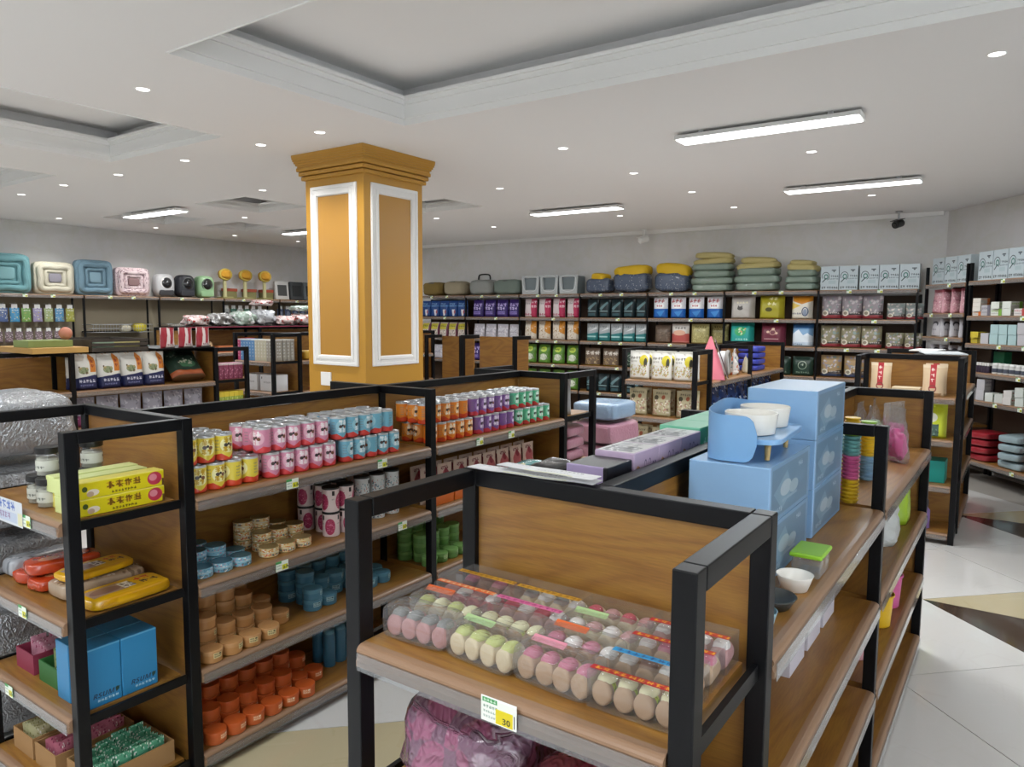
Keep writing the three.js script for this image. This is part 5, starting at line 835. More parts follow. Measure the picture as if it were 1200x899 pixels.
// pet beds and carriers on the top shelf
const plasticBump = { bumpMap: crinkle, bumpScale: 0.004 };
function nest(rim, side, w, h, d, plush, layers) {   // a stack of nested oval beds with a coloured lining folded on top
  const o = new THREE.Group();
  for (let i = 0; i < layers; i++) { const b = part('bed', uvm(blob(w * (0.94 + 0.06 * Math.sin(i * 2.1)), h / layers * 1.18, d, 0.5, 0.1, 7, i * 3 + w * 10, 30, 14), 4), side, o); b.position.y = i * h / layers; }
  return o.add(...plush.map(([dy, hh, k], j) => { const m = new THREE.Mesh(uvm(blob(w * k, hh, d * 0.9, 0.62, 0.14, 7, j * 4 + w * 9, 30, 14), 4), rim); m.name = 'lining'; m.position.y = h + dy; m.rotation.z = j ? -0.05 : (w > 0.55 ? 0.07 : -0.09); return m; })), o;
}
const yelL = phys('#d8b01a', 0.6), creamL = phys('#b8ab72', 0.6), navy = print([['r', 0, 0, 1, 1, '#4a566b'], ['s', 0, 0, 1, 1, 40, 0.014, '#d3dae2', '#c0c9d4']], 0.25, 256, 256, { tile: true, clearcoat: 0.5, ...plasticBump }), sage = phys('#7f9184', 0.3, { clearcoat: 0.4, ...plasticBump });
navy.map.wrapS = navy.map.wrapT = THREE.RepeatWrapping; navy.map.repeat.set(0.8, 0.8);
const YT = RL[5] + 0.0005;
one('pet_bed', 'navy dotted wrapped bed with a small yellow lining', 'pet bed', nest(yelL, navy, 0.44, 0.2, 0.3, [[-0.01, 0.12, 0.6]], 1), wR, xb[3] + 0.28, YT, 0.17);
one('pet_bed', 'large navy dotted wrapped bed with a bright yellow lining beside a smaller one', 'pet bed', nest(yelL, navy, 0.6, 0.26, 0.32, [[-0.03, 0.18, 0.95]], 1), wR, xb[3] + 0.82, YT, 0.18);
one('pet_bed', 'navy dotted wrapped bed with a tilted yellow lining next to the grey green beds', 'pet bed', nest(yelL, navy, 0.54, 0.25, 0.32, [[-0.03, 0.2, 0.92]], 1), wR, xb[4] + 0.32, YT, 0.18);
one('pet_bed', 'tall stack of grey green beds with cream linings', 'pet bed', nest(creamL, sage, 0.6, 0.38, 0.32, [[-0.02, 0.11, 0.92], [0.07, 0.1, 0.9]], 4), wR, xb[4] + 0.92, YT, 0.18);
one('pet_bed', 'broad stack of grey green beds with folded cream linings', 'pet bed', nest(creamL, sage, 0.6, 0.3, 0.32, [[-0.02, 0.11, 0.95], [0.06, 0.1, 0.8]], 3), wR, xb[5] + 0.4, YT, 0.18);
one('pet_bed', 'small stack of grey green beds beside the pale cartons', 'pet bed', nest(creamL, sage, 0.42, 0.26, 0.32, [[-0.02, 0.11, 0.92], [0.06, 0.08, 0.7]], 3), wR, xb[5] + 0.98, YT, 0.18);
const carrierK = new Kind('pet_carrier', 'light grey plastic pet carrier with a wide arched opening', 'carrier', 'grey pet carriers', () => {
  const o = new THREE.Group(), s = new THREE.Shape(); s.moveTo(-0.15, 0); s.lineTo(0.15, 0); s.lineTo(0.165, 0.27); s.quadraticCurveTo(0.16, 0.29, 0.14, 0.29); s.lineTo(-0.14, 0.29); s.quadraticCurveTo(-0.16, 0.29, -0.165, 0.27); s.closePath();
  const h = new THREE.Path(); h.moveTo(-0.1, 0.06); h.lineTo(0.1, 0.06); h.lineTo(0.125, 0.26); h.lineTo(-0.125, 0.26); h.closePath(); s.holes.push(h);
  const f = new THREE.ExtrudeGeometry(s, { depth: 0.02, bevelEnabled: true, bevelSize: 0.004, bevelThickness: 0.004, bevelSegments: 2 }); f.translate(0, 0.004, 0.12);
  part('front', f, phys('#b3b8ba', 0.35, { clearcoat: 0.4 }), o); part('body', bx(0.31, 0.285, 0.25, 0, 0, -0.012, 0.02), phys('#6f7a7e', 0.4), o);
  part('rim', sweep([[-0.1, 0.064, 0.146], [0.1, 0.064, 0.146], [0.125, 0.264, 0.146], [-0.125, 0.264, 0.146]].map((p) => p), 0.005, 40, 6, true), phys('#d3d8da', 0.3), o); return o;
});
for (let i = 0; i < 3; i++) carrierK.at(wR, xb[2] + 0.2 + i * 0.355, YT, 0.17);
const fluffy = (c, w, h) => { const o = new THREE.Group(); part('rim', uvm(blob(w, h, 0.34, 0.5, 0.08, 11, w * 20, 36, 20), 5), std(c, 0.95, { bumpMap: crinkle, bumpScale: 0.01 }), o); part('inner', blob(w * 0.45, 0.06, 0.12, 0.6, 0.03, 8, 2).translate(0, h * 0.72, 0.09), std('#5f625f', 0.95), o); return o; };
one('pet_bed', 'fluffy light grey round bed in a clear bag', 'pet bed', fluffy('#9a9c98', 0.5, 0.26), wR, xb[1] + 0.3, YT, 0.18);
one('pet_bed', 'flat sage grey round bed in a clear bag beside the carriers', 'pet bed', fluffy('#7d8a82', 0.54, 0.25), wR, xb[1] + 0.83, YT, 0.18);
one('pet_bed', 'beige plush bed in a bag close to the pillar', 'pet bed', fluffy('#a59a82', 0.46, 0.25), wR, xb[0] + 0.8, YT, 0.18);
one('pet_bed', 'mustard brown plush bed half hidden by the pillar', 'pet bed', fluffy('#8a7440', 0.44, 0.24), wR, xb[0] + 0.3, YT, 0.18);
{ const o = new THREE.Group(); part('handle', sweep([[-0.12, 0, 0], [-0.12, 0.34, 0], [-0.1, 0.36, 0], [0.1, 0.36, 0], [0.12, 0.34, 0], [0.12, 0, 0]], 0.012, 40, 6), M.black, o); one('carrier_handle', 'black handle frame standing behind the fluffy grey bed', 'handle', o, wR, xb[1] + 0.13, YT, 0.385); }

// ---------------------------------------------------------------- slanting wall: two narrow shelves (local x runs towards the photographer)
const DA = [0.2, 0.55, 0.88, 1.2, 1.5, 1.77, 2.1], DB = [0.22, 0.86, 1.15, 1.45, 1.74, 2.11];
wallShelf('shelving_rack', 'narrow wall shelf with rose pouches under pale cartons', wD, 0.0, [0.76], 0.38, 2.3, DA, { frontH: 2.3, back: std('#4a3a2c', 0.7) });
wallShelf('medicine_shelf', 'wall shelf packed with small medicine boxes and bottles', wD, 0.79, [1.5], 0.38, 2.3, DB, { frontH: 2.3, back: std('#4a3a2c', 0.7) });
for (let i = 0; i < 3; i++) litK.at(wD, 0.15 + i * 0.23, DA[6] + 0.0005, 0.13, 0, 'pale carton with a looping cat emblem above the rose pouches').userData.group = 'pale cartons above the rose pouches';
for (let i = 0; i < 6; i++) litK.at(wD, 0.96 + i * 0.225, DB[5] + 0.0005, 0.13, 0, 'pale carton with a looping cat emblem above the medicine boxes').userData.group = 'pale cartons above the medicine boxes';
const roseK = bagKind('rose_pouch', 'upright pale rose pouch with white floral print', 'pale rose pouches', 0.155, 0.27, 0.08, [['r', 0, 0, 1, 1, '#cf9aa4'], ['s', 0.05, 0.1, 0.9, 0.8, 60, 0.035, '#e6c6c9', '#b97f8c', '#f0dcdc'], ['g', 0.2, 0.42, 0.09, 4, '#8a4a5a'], ['r', 0, 0, 1, 0.12, '#b9626f']], { boxy: 0 });
const bwK = bagKind('cat_pouch', 'white pouch with a black cat head print', 'white cat head pouches', 0.155, 0.21, 0.07, [['r', 0, 0, 1, 1, '#c3c1c6'], ['e', 0.5, 0.32, 0.34, 0.16, '#4a484f'], ['e', 0.5, 0.4, 0.26, 0.14, '#c3c1c6'], ['g', 0.2, 0.55, 0.1, 4, '#77747d'], ['r', 0.45, 0.6, 0.05, 0.3, '#8a8790']], { boxy: 0 });
for (let i = 0; i < 4; i++) { roseK.at(wD, 0.13 + i * 0.168, DA[5] + 0.0005, 0.1); bwK.at(wD, 0.13 + i * 0.168, DA[4] + 0.0005, 0.1); bwK.at(wD, 0.13 + i * 0.168, DA[3] + 0.0005, 0.1); }
for (const [lv, k] of [[2, roseK], [1, bwK]]) for (let i = 0; i < 4; i++) k.at(wD, 0.13 + i * 0.168, DA[lv] + 0.0005, 0.1);
// medicine cartons in small stacks
const meds = [['white carton with an orange end', '#d9d4cb', '#c96a2a', 0.13, 0.045], ['white carton with a green band', '#d6dad2', '#7fae4a', 0.16, 0.07], ['white carton with red lettering', '#d9d5d2', '#b94a4a', 0.15, 0.07], ['pale turquoise carton', '#a9c4c6', '#5f8f96', 0.12, 0.1], ['yellow carton', '#c9b63a', '#7a6d1f', 0.14, 0.06], ['white carton with a dark green side', '#d3d8d3', '#1f7a52', 0.12, 0.09], ['grey carton', '#b9b7bb', '#6d6a75', 0.13, 0.11]].map(([l, a, b, w, h]) => ({ w, h, k: new Kind('medicine_box', `small ${l} on the medicine shelf`, 'carton', `${l}s`, () => new THREE.Mesh(carton(w, h, 0.09, [0.5, 0.05]), print([['r', 0, 0, 1, 1, a], ['r', 0.72, 0, 0.28, 1, b], ['g', 0.08, 0.2, 0.22, 4, b], ['g', 0.08, 0.6, 0.14, 6, '#7d7d80']], 0.4, 96, 64))) }));
function medRow(level, plan) { let x = 0.85; for (const [i, n, top] of plan) { const m = meds[i]; for (let k = 0; k < n; k++) m.k.at(wD, x + m.w / 2, DB[level] + 0.0005 + k * (m.h + 0.001), 0.07 + rr(0, 0.01)); x += m.w + 0.012; void top; } }
medRow(4, [[0, 4], [6, 1], [1, 2], [1, 2], [2, 1], [2, 2], [0, 3], [3, 1], [1, 2]]);
medRow(3, [[4, 2], [6, 1], [3, 2], [3, 2], [3, 2], [6, 2], [4, 1], [5, 2], [1, 1]]);
medRow(1, [[6, 1], [6, 2], [5, 1], [5, 1], [2, 2], [5, 2], [5, 2], [3, 1], [1, 2]]);
const pill = new Kind('pill_bottle', 'white medicine bottle with a dark label', 'bottle', 'white medicine bottles', () => { const o = new THREE.Group(); part('body', lathe([[0, 0], [0.034, 0], [0.036, 0.003], [0.036, 0.075], [0.028, 0.085]], 20), phys('#d3d3d0', 0.4), o); part('label', new THREE.CylinderGeometry(0.0366, 0.0366, 0.04, 20, 1, true).translate(0, 0.036, 0), phys('#4a505e', 0.5), o); part('cap', lathe([[0.03, 0.0855], [0.033, 0.087], [0.033, 0.108], [0, 0.11]], 20), phys('#e3e3e0', 0.4), o); return o; });
const vial = new Kind('dropper_vial', 'slim dark vial with a white cap', 'bottle', 'dark vials', () => { const o = new THREE.Group(); part('body', lathe([[0, 0], [0.017, 0], [0.018, 0.002], [0.018, 0.06], [0.01, 0.07]], 16), phys('#3a2f3f', 0.3), o); part('cap', lathe([[0.011, 0.0705], [0.013, 0.072], [0.013, 0.098], [0, 0.1]], 14), phys('#d9d6d2', 0.4), o); return o; });
for (let i = 0; i < 8; i++) for (let r = 0; r < 2; r++) vial.at(wD, 0.85 + i * 0.04, DB[2] + 0.0005, 0.05 + r * 0.05);
for (let i = 0; i < 12; i++) pill.at(wD, 1.22 + i * 0.082, DB[2] + 0.0005, 0.07);
one('green_carton', 'plain dark green carton standing behind the medicine bottles', 'carton', new THREE.Mesh(carton(0.16, 0.22, 0.08), phys('#12633f', 0.5)), wD, 1.12, DB[2] + 0.0005, 0.2);
const redK = new Kind('red_pack', 'flat crimson plastic pack in the pile on the lowest shelf', 'pack', 'crimson packs', () => new THREE.Mesh(uvm(blob(0.34, 0.07, 0.28, 0.35, 0.05, 10, 3, 26, 12), 4), phys('#a3222f', 0.28, { clearcoat: 0.5, bumpMap: crinkle, bumpScale: 0.003 })));
const iceK = new Kind('blue_pack', 'flat pale blue plastic pack in the pile beside the crimson packs', 'pack', 'pale blue packs', () => new THREE.Mesh(uvm(blob(0.34, 0.075, 0.26, 0.35, 0.05, 10, 3, 26, 12), 4), phys('#a3b9c0', 0.3, { clearcoat: 0.4, bumpMap: crinkle, bumpScale: 0.003 })));
for (let i = 0; i < 4; i++) { redK.at(wD, 1.02, DB[0] + 0.0005 + i * 0.078, 0.16); redK.at(wD, 2.02, DB[0] + 0.0005 + i * 0.078, 0.16); }
for (let i = 0; i < 4; i++) iceK.at(wD, 1.5, DB[0] + 0.0005 + i * 0.088, 0.165);

// ---------------------------------------------------------------- left wall
const LT = 1.9805;
const shelfL = scene.children.find((o) => o.userData.label && o.userData.label.startsWith('long wall shelving'));
function squareBed(c, c2, w, h, pat) {
  const o = new THREE.Group(), m = pat || std(c, 0.9, { bumpMap: crinkle, bumpScale: 0.006 }), m2 = std(c2, 0.9);
  part('base', uvm(blob(w, h, 0.12, 0.28, 0.03, 7, w * 30, 30, 18), 3), m, o);
  const r = 0.045, a = w / 2 - 0.085, b0 = 0.085, b1 = h - 0.085, z = 0.06;
  for (const k of [1, 0.62]) { const cx = (b0 + b1) / 2, hh = (b1 - b0) / 2 * k; part('bolster', sweep([[-a * k, cx - hh, z], [0, cx - hh - 0.006, z + 0.006], [a * k, cx - hh, z], [a * k + 0.006, cx, z + 0.006], [a * k, cx + hh, z], [0, cx + hh + 0.006, z + 0.006], [-a * k, cx + hh, z], [-a * k - 0.006, cx, z + 0.006]], r * k, 48, 8, true), k === 1 ? m : (pat || m), o); }
  part('cushion', blob(a * 0.9, (b1 - b0) * 0.45, 0.05, 0.4, 0.04, 9, 3).translate(0, (b0 + b1) / 2 - (b1 - b0) * 0.22, z), m2, o);
  return o;
}
const leo = print([['r', 0, 0, 1, 1, '#d6c3c6'], ['s', 0, 0, 1, 1, 220, 0.018, '#6d4f5a', '#8a6670', '#55404a']], 0.9, 256, 256, { tile: true });
[['teal square pet bed standing in clear plastic', '#6f9ea4', '#7fabb0', 0.62, 0.54, null, 4.31], ['cream square pet bed with a grey cushion', '#c6c2b0', '#8d8a94', 0.54, 0.46, null, 4.92], ['slate blue square pet bed', '#6d8a9a', '#7d9aa8', 0.54, 0.52, null, 5.47], ['pink leopard patterned square pet bed', '#d6c3c6', '#8a6f70', 0.54, 0.44, leo, 6.04]].forEach(([l, c, c2, w, h, p, a]) => one('square_pet_bed', l, 'pet bed', squareBed(c, c2, w, h, p), wL, a - 3, LT, 0.2));
const podBody = () => blob(0.31, 0.37, 0.24, 0.6, 0.02, 6, 1, 30, 20);
[['black and white backpack carrier with a round window', '#c3c4c6', '#2b2b2e', 6.55], ['black backpack carrier with a dark window', '#2d2f36', '#1f2024', 6.91], ['mint green backpack carrier with a round black window', '#8fb58a', '#2a2d2c', 7.26]].forEach(([l, c, w, a]) => { const o = new THREE.Group(); part('body', podBody(), phys(c, 0.45), o); part('window', new THREE.SphereGeometry(0.09, 20, 10, 0, Math.PI * 2, 0, Math.PI / 2).scale(1, 0.5, 1).rotateX(Math.PI / 2).translate(0, 0.22, 0.1), phys(w, 0.15, { clearcoat: 1 }), o); part('window_ring', new THREE.TorusGeometry(0.095, 0.01, 8, 28).translate(0, 0.22, 0.108), phys(a < 6.6 ? '#e3e3e3' : '#4a4d4c', 0.4), o); part('pocket', blob(0.24, 0.1, 0.06, 0.4, 0.02, 9, 4).translate(0, 0.02, 0.09), std(a < 6.6 ? '#3a3a3e' : c, 0.6), o); one('backpack_carrier', l, 'carrier', o, wL, a - 3, LT, 0.2); });
const sun = new Kind('sunflower_scratcher', 'orange fuzzy flower scratching post on a pale stem', 'scratching post', 'flower scratching posts', () => { const o = new THREE.Group(); part('base', bx(0.2, 0.03, 0.2, 0, 0, 0, 0.008), std('#8d8a5a', 0.9), o); part('stem', new THREE.CylinderGeometry(0.03, 0.032, 0.3, 14).translate(0, 0.18, 0), std('#b9b488', 0.9), o); part('flower', blob(0.22, 0.17, 0.16, 0.8, 0.12, 20, 5, 30, 20).translate(0, 0.325, 0), std('#c4902c', 0.95), o); part('petals', new THREE.TorusGeometry(0.1, 0.026, 8, 24).scale(1.05, 0.82, 0.8).translate(0, 0.41, 0.03), std('#b9a24a', 0.95), o); return o; });
for (const a of [7.62, 8.02, 8.42]) sun.at(wL, a - 3, LT, 0.14);
const toyBox = new Kind('toy_carton', 'low carton with a red lid behind the flower scratchers', 'carton', 'low red lidded cartons', () => { const o = new THREE.Group(); part('box', bx(0.22, 0.13, 0.12, 0, 0, 0, 0.003), std('#7f7c52', 0.7), o); part('lid', bx(0.235, 0.05, 0.13, 0, 0.1305, 0, 0.003), std('#a8503a', 0.6), o); return o; });
for (const a of [7.82, 8.22, 8.58]) toyBox.at(wL, a - 3, LT, 0.31);
[['grey board scratcher with a white border', '#c3c3c1', 8.86], ['charcoal scratching board standing upright', '#3f4346', 9.2], ['slate grey folded pet bed next to the pillar', '#6a7176', 9.52]].forEach(([l, c, a], i) => { const o = new THREE.Group(); part('frame', bx(0.3, 0.34, 0.06, 0, 0, 0, 0.012), std(c, 0.7), o); part('pad', bx(0.2, 0.2, 0.01, 0, 0.07, 0.033, 0.004), std(i ? '#2f3234' : '#4a4c4c', 0.9), o); o.children.forEach((k) => k.geometry.rotateX(-0.1).translate(0, 0.006, 0)); one('scratch_board', l, 'scratcher', o, wL, a - 3, LT, 0.22); });
// hanging packs and their hooks
const hookG = sweep([[0, 0.012, 0.03], [0, 0.012, 0.2], [0, 0.022, 0.21]], 0.0035, 8, 5);
function hang(kind, a, y, n, st) { for (let i = 0; i < n; i++) { const x = a - 3 + i * st; const hk = part('hook', hookG, M.metal, shelfL); hk.position.set(x, y + 0.006, -0.4 + 0.03); kind[i % kind.length].at(wL, x, y - kind[i % kind.length].hh, 0.2, 0); } }
function hangKind(label, group, c, ops, w, h) { const m = print([['r', 0, 0, 1, 1, c], ...ops], 0.3, 96, 160); const k = new Kind('hanging_pack', label, 'pack', group, () => { const o = new THREE.Group(); const g = pouch(w, h * 0.8, 0.04, { nx: 6, ny: 6 }); part('pack', g, m, o); part('header', bx(w * 0.6, h * 0.2 + 0.01, 0.003, 0, h * 0.8 - 0.008, 0), M.white, o); return o; }); k.hh = h - 0.005; return k; }
const hk1 = [['#5f9ac4', 'blue'], ['#a8a84a', 'olive yellow'], ['#5a6fa0', 'indigo'], ['#4fa0d0', 'bright blue'], ['#7fae5a', 'green'], ['#a49ac0', 'lavender'], ['#a5b582', 'sage']].map(([c, n]) => hangKind(`${n} hanging pet toy pack under the teal bed`, `${n} hanging packs`, c, [['s', 0, 0.3, 1, 0.6, 24, 0.04, '#e3e6d6', '#c9b95a', c], ['g', 0.2, 0.12, 0.1, 4, '#f0f0e8']], 0.12, 0.24));
hang(hk1, 3.98, 1.83, 9, 0.143);
const hk2 = [hangKind('small mauve toy pack hanging in the lower row', 'small mauve hanging packs', '#7d6a70', [['s', 0, 0.2, 1, 0.7, 30, 0.05, '#c4a8b0', '#5a4a50', '#d9d0d0']], 0.1, 0.19)];
hang(hk2, 4.2, 1.5, 8, 0.125);
const hk3 = [hangKind('white grooming tool pack hanging under the scratchers', 'white grooming tool packs', '#b9bdbb', [['e', 0.5, 0.45, 0.28, 0.16, '#2f3234'], ['r', 0.44, 0.5, 0.12, 0.4, '#4a4d4f']], 0.12, 0.26), hangKind('green grooming tool pack hanging under the scratchers', 'green grooming tool packs', '#4f7a68', [['r', 0.3, 0.2, 0.4, 0.6, '#c3cfc6'], ['r', 0.44, 0.2, 0.1, 0.7, '#3f6a58']], 0.12, 0.26)];
hang(hk3, 7.68, 1.86, 6, 0.135);
hang([hangKind('slate blue harness pack hanging next to the pillar', 'slate blue harness packs', '#4a5878', [['e', 0.5, 0.5, 0.3, 0.25, '#8d98b0']], 0.14, 0.24)], 8.8, 1.86, 5, 0.17);
// wire baskets of toys
const wireK = new Kind('wire_basket', 'shallow wire basket hooked on the wall panel', 'basket', 'wire baskets on the wall panel', () => { const o = new THREE.Group(); const parts = []; for (const y of [0.004, 0.06, 0.12]) parts.push(sweep([[-0.46, y, 0.14], [0.46, y, 0.14], [0.46, y, -0.14], [-0.46, y, -0.14]].flatMap((p, i, A) => { const q = A[(i + 1) % 4]; return [p, [(p[0] * 0.98 + q[0] * 0.02), y, p[2] * 0.98 + q[2] * 0.02], [(p[0] * 0.02 + q[0] * 0.98), y, p[2] * 0.02 + q[2] * 0.98]]; }), 0.004, 60, 5, true)); part('rim', merge(parts), M.metal, o); for (let i = 0; i < 22; i++) { const w = part('wire', bx(0.004, 0.12, 0.004, -0.44 + i * 0.042, 0, 0.14), M.metal, o); void w; } part('mesh_floor', bx(0.9, 0.004, 0.27, 0, 0.001, 0), M.metal, o); part('bracket', bx(0.9, 0.02, 0.055, 0, 0.0, -0.17), M.black, o); return o; });
wireK.at(wL, 5.8 - 3, 1.43, 0.17); wireK.at(wL, 6.95 - 3, 1.43, 0.17);
const smallToy = (c, l, a, y, d, w = 0.16, h = 0.1) => one('plush_toy', l, 'toy', new THREE.Mesh(uvm(blob(w, h, 0.14, 0.7, 0.14, 16, a * 7, 22, 14), 4), phys(c, 0.4)), wL, a - 3, y, d);
smallToy('#c9b92a', 'yellow plush toy lying in the wire basket', 6.12, 1.436, 0.17, 0.2, 0.13); smallToy('#b9b19a', 'cream plush toy lying in the wire basket', 5.9, 1.436, 0.17); smallToy('#8a857c', 'grey plush toy in the second wire basket', 6.75, 1.436, 0.17, 0.26, 0.12); smallToy('#4f8a68', 'green plush toy in the second wire basket', 7.1, 1.436, 0.17, 0.2, 0.12);
smallToy('#d49ab4', 'pink plush toy hanging over the low shelf under the hanging packs', 3.95, 1.0505, 0.14, 0.2, 0.36);
[['#6f9ab0', 'teal plastic wrapped toy on the wall shelf', 5.45], ['#7faab8', 'pale teal plastic bag of toys on the wall shelf', 5.8], ['#8ab0a8', 'aqua plastic pack on the wall shelf', 6.13]].forEach(([c, l, a]) => smallToy(c, l, a, 1.0505, 0.16, 0.28, 0.2));
for (let i = 0; i < 8; i++) hk2[0].at(wL, 4.25 - 3 + i * 0.125, 1.0505, 0.12, 0, 'small mauve toy pack standing on the low wall shelf');
scene.children.filter((o) => o.userData.label === 'small mauve toy pack standing on the low wall shelf').forEach((o) => { o.userData.group = 'mauve packs on the low wall shelf'; });

// ---------------------------------------------------------------- row with dog food bags
const dogBag = print([['r', 0, 0, 1, 1, '#d9d8d2'], ['r', 0.64, 0, 0.26, 0.5, '#c97a2a'], ['g', 0.68, 0.14, 0.1, 1, '#8a2f1a'], ['g', 0.68, 0.28, 0.1, 1, '#8a2f1a'], ['e', 0.36, 0.45, 0.2, 0.1, '#8a9472'], ['s', 0.16, 0.34, 0.4, 0.2, 18, 0.03, '#6d7a55', '#a89a6a', '#5a4a3a'], ['p', '#1d2450', 0, 0.68, 0.2, 0.64, 0.5, 0.62, 0.8, 0.58, 1, 0.6, 1, 1, 0, 1], ['g', 0.16, 0.7, 0.09, 5, '#dfe0ea'], ['g', 0.2, 0.84, 0.05, 7, '#8f94b8']], 0.4, 160, 220);
const dogK = new Kind('dog_food_bag', 'white dog food bag with an orange tag and navy base', 'bag', 'white and navy dog food bags', () => new THREE.Mesh(pouch(0.21, 0.32, 0.11, { boxy: 1 }), dogBag));
for (let i = 0; i < 4; i++) for (let r = 0; r < 2; r++) dogK.at(r4A, 3.22 + i * 0.213, 1.0305, 0.1 + r * 0.12);
one('large_food_bag', 'large dark green food bag slumped on its back with a rust foot', 'bag', (() => { const m = new THREE.Mesh(pouch(0.36, 0.36, 0.12, { boxy: 1, wr: 0.02 }), print([['r', 0, 0, 1, 1, '#2c3f34'], ['e', 0.55, 0.6, 0.24, 0.14, '#4f7a5a'], ['s', 0.05, 0.1, 0.9, 0.3, 20, 0.02, '#c4c4b4', '#8a8f80'], ['s', 0.3, 0.42, 0.5, 0.2, 20, 0.03, '#b9bfa8', '#d3d0bf'], ['r', 0, 0.84, 1, 0.16, '#a3552f']], 0.3)); m.geometry.rotateX(-0.75); m.geometry.translate(0, 0.045, 0.1); return m; })(), r4A, 4.22, 1.0305, 0.18);
const silK = bagKind('silver_pouch', 'silver pouch with a magenta patterned foot', 'silver and magenta pouches', 0.2, 0.26, 0.11, [['r', 0, 0, 1, 1, '#8f8d98'], ['s', 0.05, 0.05, 0.9, 0.5, 20, 0.05, '#b0aeb8', '#74727e'], ['r', 0, 0.62, 1, 0.38, '#8a3a6a'], ['s', 0, 0.62, 1, 0.36, 40, 0.03, '#d9b4cc', '#c46a9a', '#5a2048']], { boxy: 0 });
for (let i = 0; i < 6; i++) silK.at(r4A, 3.2 + i * 0.215, 0.7005, 0.11);
const topF = new Frame(0, 6.85 + 0.02, FN), T4 = 1.3705;
// things lying across the top rails of that row
one('long_carton', 'orange and yellow long carton lying across the gondola top', 'carton', (() => { const o = new THREE.Group(); part('box', bx(0.46, 0.05, 0.72, 0, 0, 0, 0.004), std('#c49a55', 0.6), o); part('inner_box', bx(0.36, 0.06, 0.3, -0.03, 0.0505, 0.1, 0.004), std('#8a9a5a', 0.6), o); return o; })(), topF, 3.0, T4, 0.36);
one('toy_ball', 'salmon pink ball on the long carton', 'ball', (() => { const o = new THREE.Group(); part('ball', new THREE.SphereGeometry(0.055, 20, 14).translate(0, 0.055, 0), std('#d08a72', 0.6), o); part('seam', new THREE.TorusGeometry(0.0553, 0.0025, 6, 26).translate(0, 0.055, 0), std('#b9705a', 0.6), o); return o; })(), topF, 3.14, T4 + 0.112, 0.22);
{ const o = new THREE.Group(), m = std('#3a332c', 0.6); part('floor', bx(0.52, 0.01, 0.72, 0, 0, 0), m, o); for (const z of [-0.35, 0.35]) for (const y of [0.012, 0.05, 0.088]) part('slat', bx(0.52, 0.026, 0.012, 0, y, z), m, o); for (const x of [-0.254, 0.254]) part('side', bx(0.012, 0.1, 0.68, x, 0.012, 0), m, o); one('display_crate', 'dark slatted crate lying across the gondola top', 'crate', o, topF, 3.52, T4, 0.36);
  one('wrapped_pack', 'pale green pack lying in the dark crate', 'pack', new THREE.Mesh(blob(0.2, 0.09, 0.2, 0.4, 0.04, 9, 3), phys('#9fb8a0', 0.4)), topF, 3.4, T4 + 0.0105, 0.15);
  one('wrapped_pack', 'pale yellow pack lying in the dark crate', 'pack', new THREE.Mesh(blob(0.2, 0.09, 0.2, 0.4, 0.04, 9, 6), phys('#c4b878', 0.4)), topF, 3.64, T4 + 0.0105, 0.15); }
const rwK = bagKind('red_white_pack', 'white pack with slanting crimson stripes', 'crimson striped packs', 0.17, 0.2, 0.08, [['r', 0, 0, 1, 1, '#d6cccb'], ['p', '#9a2634', 0.1, 0, 0.5, 0, 0.2, 1, 0, 1, 0, 0.4], ['p', '#9a2634', 0.7, 0, 1, 0, 0.7, 0.8, 0.5, 0.8], ['g', 0.3, 0.8, 0.09, 4, '#6d2a34']], { boxy: 0 });
const boardF = new THREE.Group(); part('board', bx(0.62, 0.012, 0.72, 0, 0, 0), M.black, boardF); one('top_board', 'black board lying on the gondola top under the striped packs', 'board', boardF, topF, 4.17, T4, 0.36);
for (let i = 0; i < 3; i++) rwK.at(topF, 4.0 + i * 0.19, T4 + 0.0125, 0.06, 0.2);
// boxes of the two small end shelves
const e7S = new Frame(4.5, 6.85, FN), e8S = new Frame(5.25, 6.95, FN);
const mar = new Kind('small_carton', 'upright maroon and pink carton', 'carton', 'maroon cartons', () => new THREE.Mesh(carton(0.055, 0.17, 0.12, [0.5, 0.9], true), print([['r', 0, 0, 1, 1, '#8a3f5a'], ['r', 0, 0, 1, 0.12, '#d9c9c9'], ['s', 0, 0.2, 1, 0.7, 20, 0.05, '#c98aa0', '#5f2440']], 0.5, 64, 96)));
const lim = new Kind('small_carton', 'upright lime carton with a yellow head', 'carton', 'lime cartons', () => new THREE.Mesh(carton(0.055, 0.18, 0.12, [0.5, 0.1], true), print([['r', 0, 0, 1, 1, '#93a63f'], ['r', 0, 0, 1, 0.3, '#d3bd3a'], ['s', 0, 0.35, 1, 0.6, 20, 0.05, '#6d8a2f', '#c9d08a']], 0.5, 64, 96)));
for (let i = 0; i < 5; i++) { mar.at(e7S, 0.07 + i * 0.058, 1.0305, 0.12); lim.at(e7S, 0.07 + i * 0.058, 0.7205, 0.12); }
const spine = (l, c, g) => new Kind('slim_carton', l, 'carton', g, () => new THREE.Mesh(carton(0.05, 0.25, 0.14, [0.5, 0.1], true), print([['r', 0, 0, 1, 1, c], ['r', 0, 0, 1, 0.06, '#e3e0dc'], ...[0.15, 0.3, 0.45, 0.6, 0.75].map((y) => ['g', 0.15, y, 0.07, 2, '#e3e6ea'])], 0.45, 48, 128)));
const sB = spine('slim blue carton in the row beside the pillar', '#5f8fc0', 'slim blue cartons'), sW = spine('slim cream carton in the row beside the pillar', '#c3c0aa', 'slim cream cartons'), sP = spine('slim magenta carton in the row beside the pillar', '#c04a78', 'slim magenta cartons'), sG = spine('slim grey carton in the row beside the pillar', '#a09c92', 'slim grey cartons');
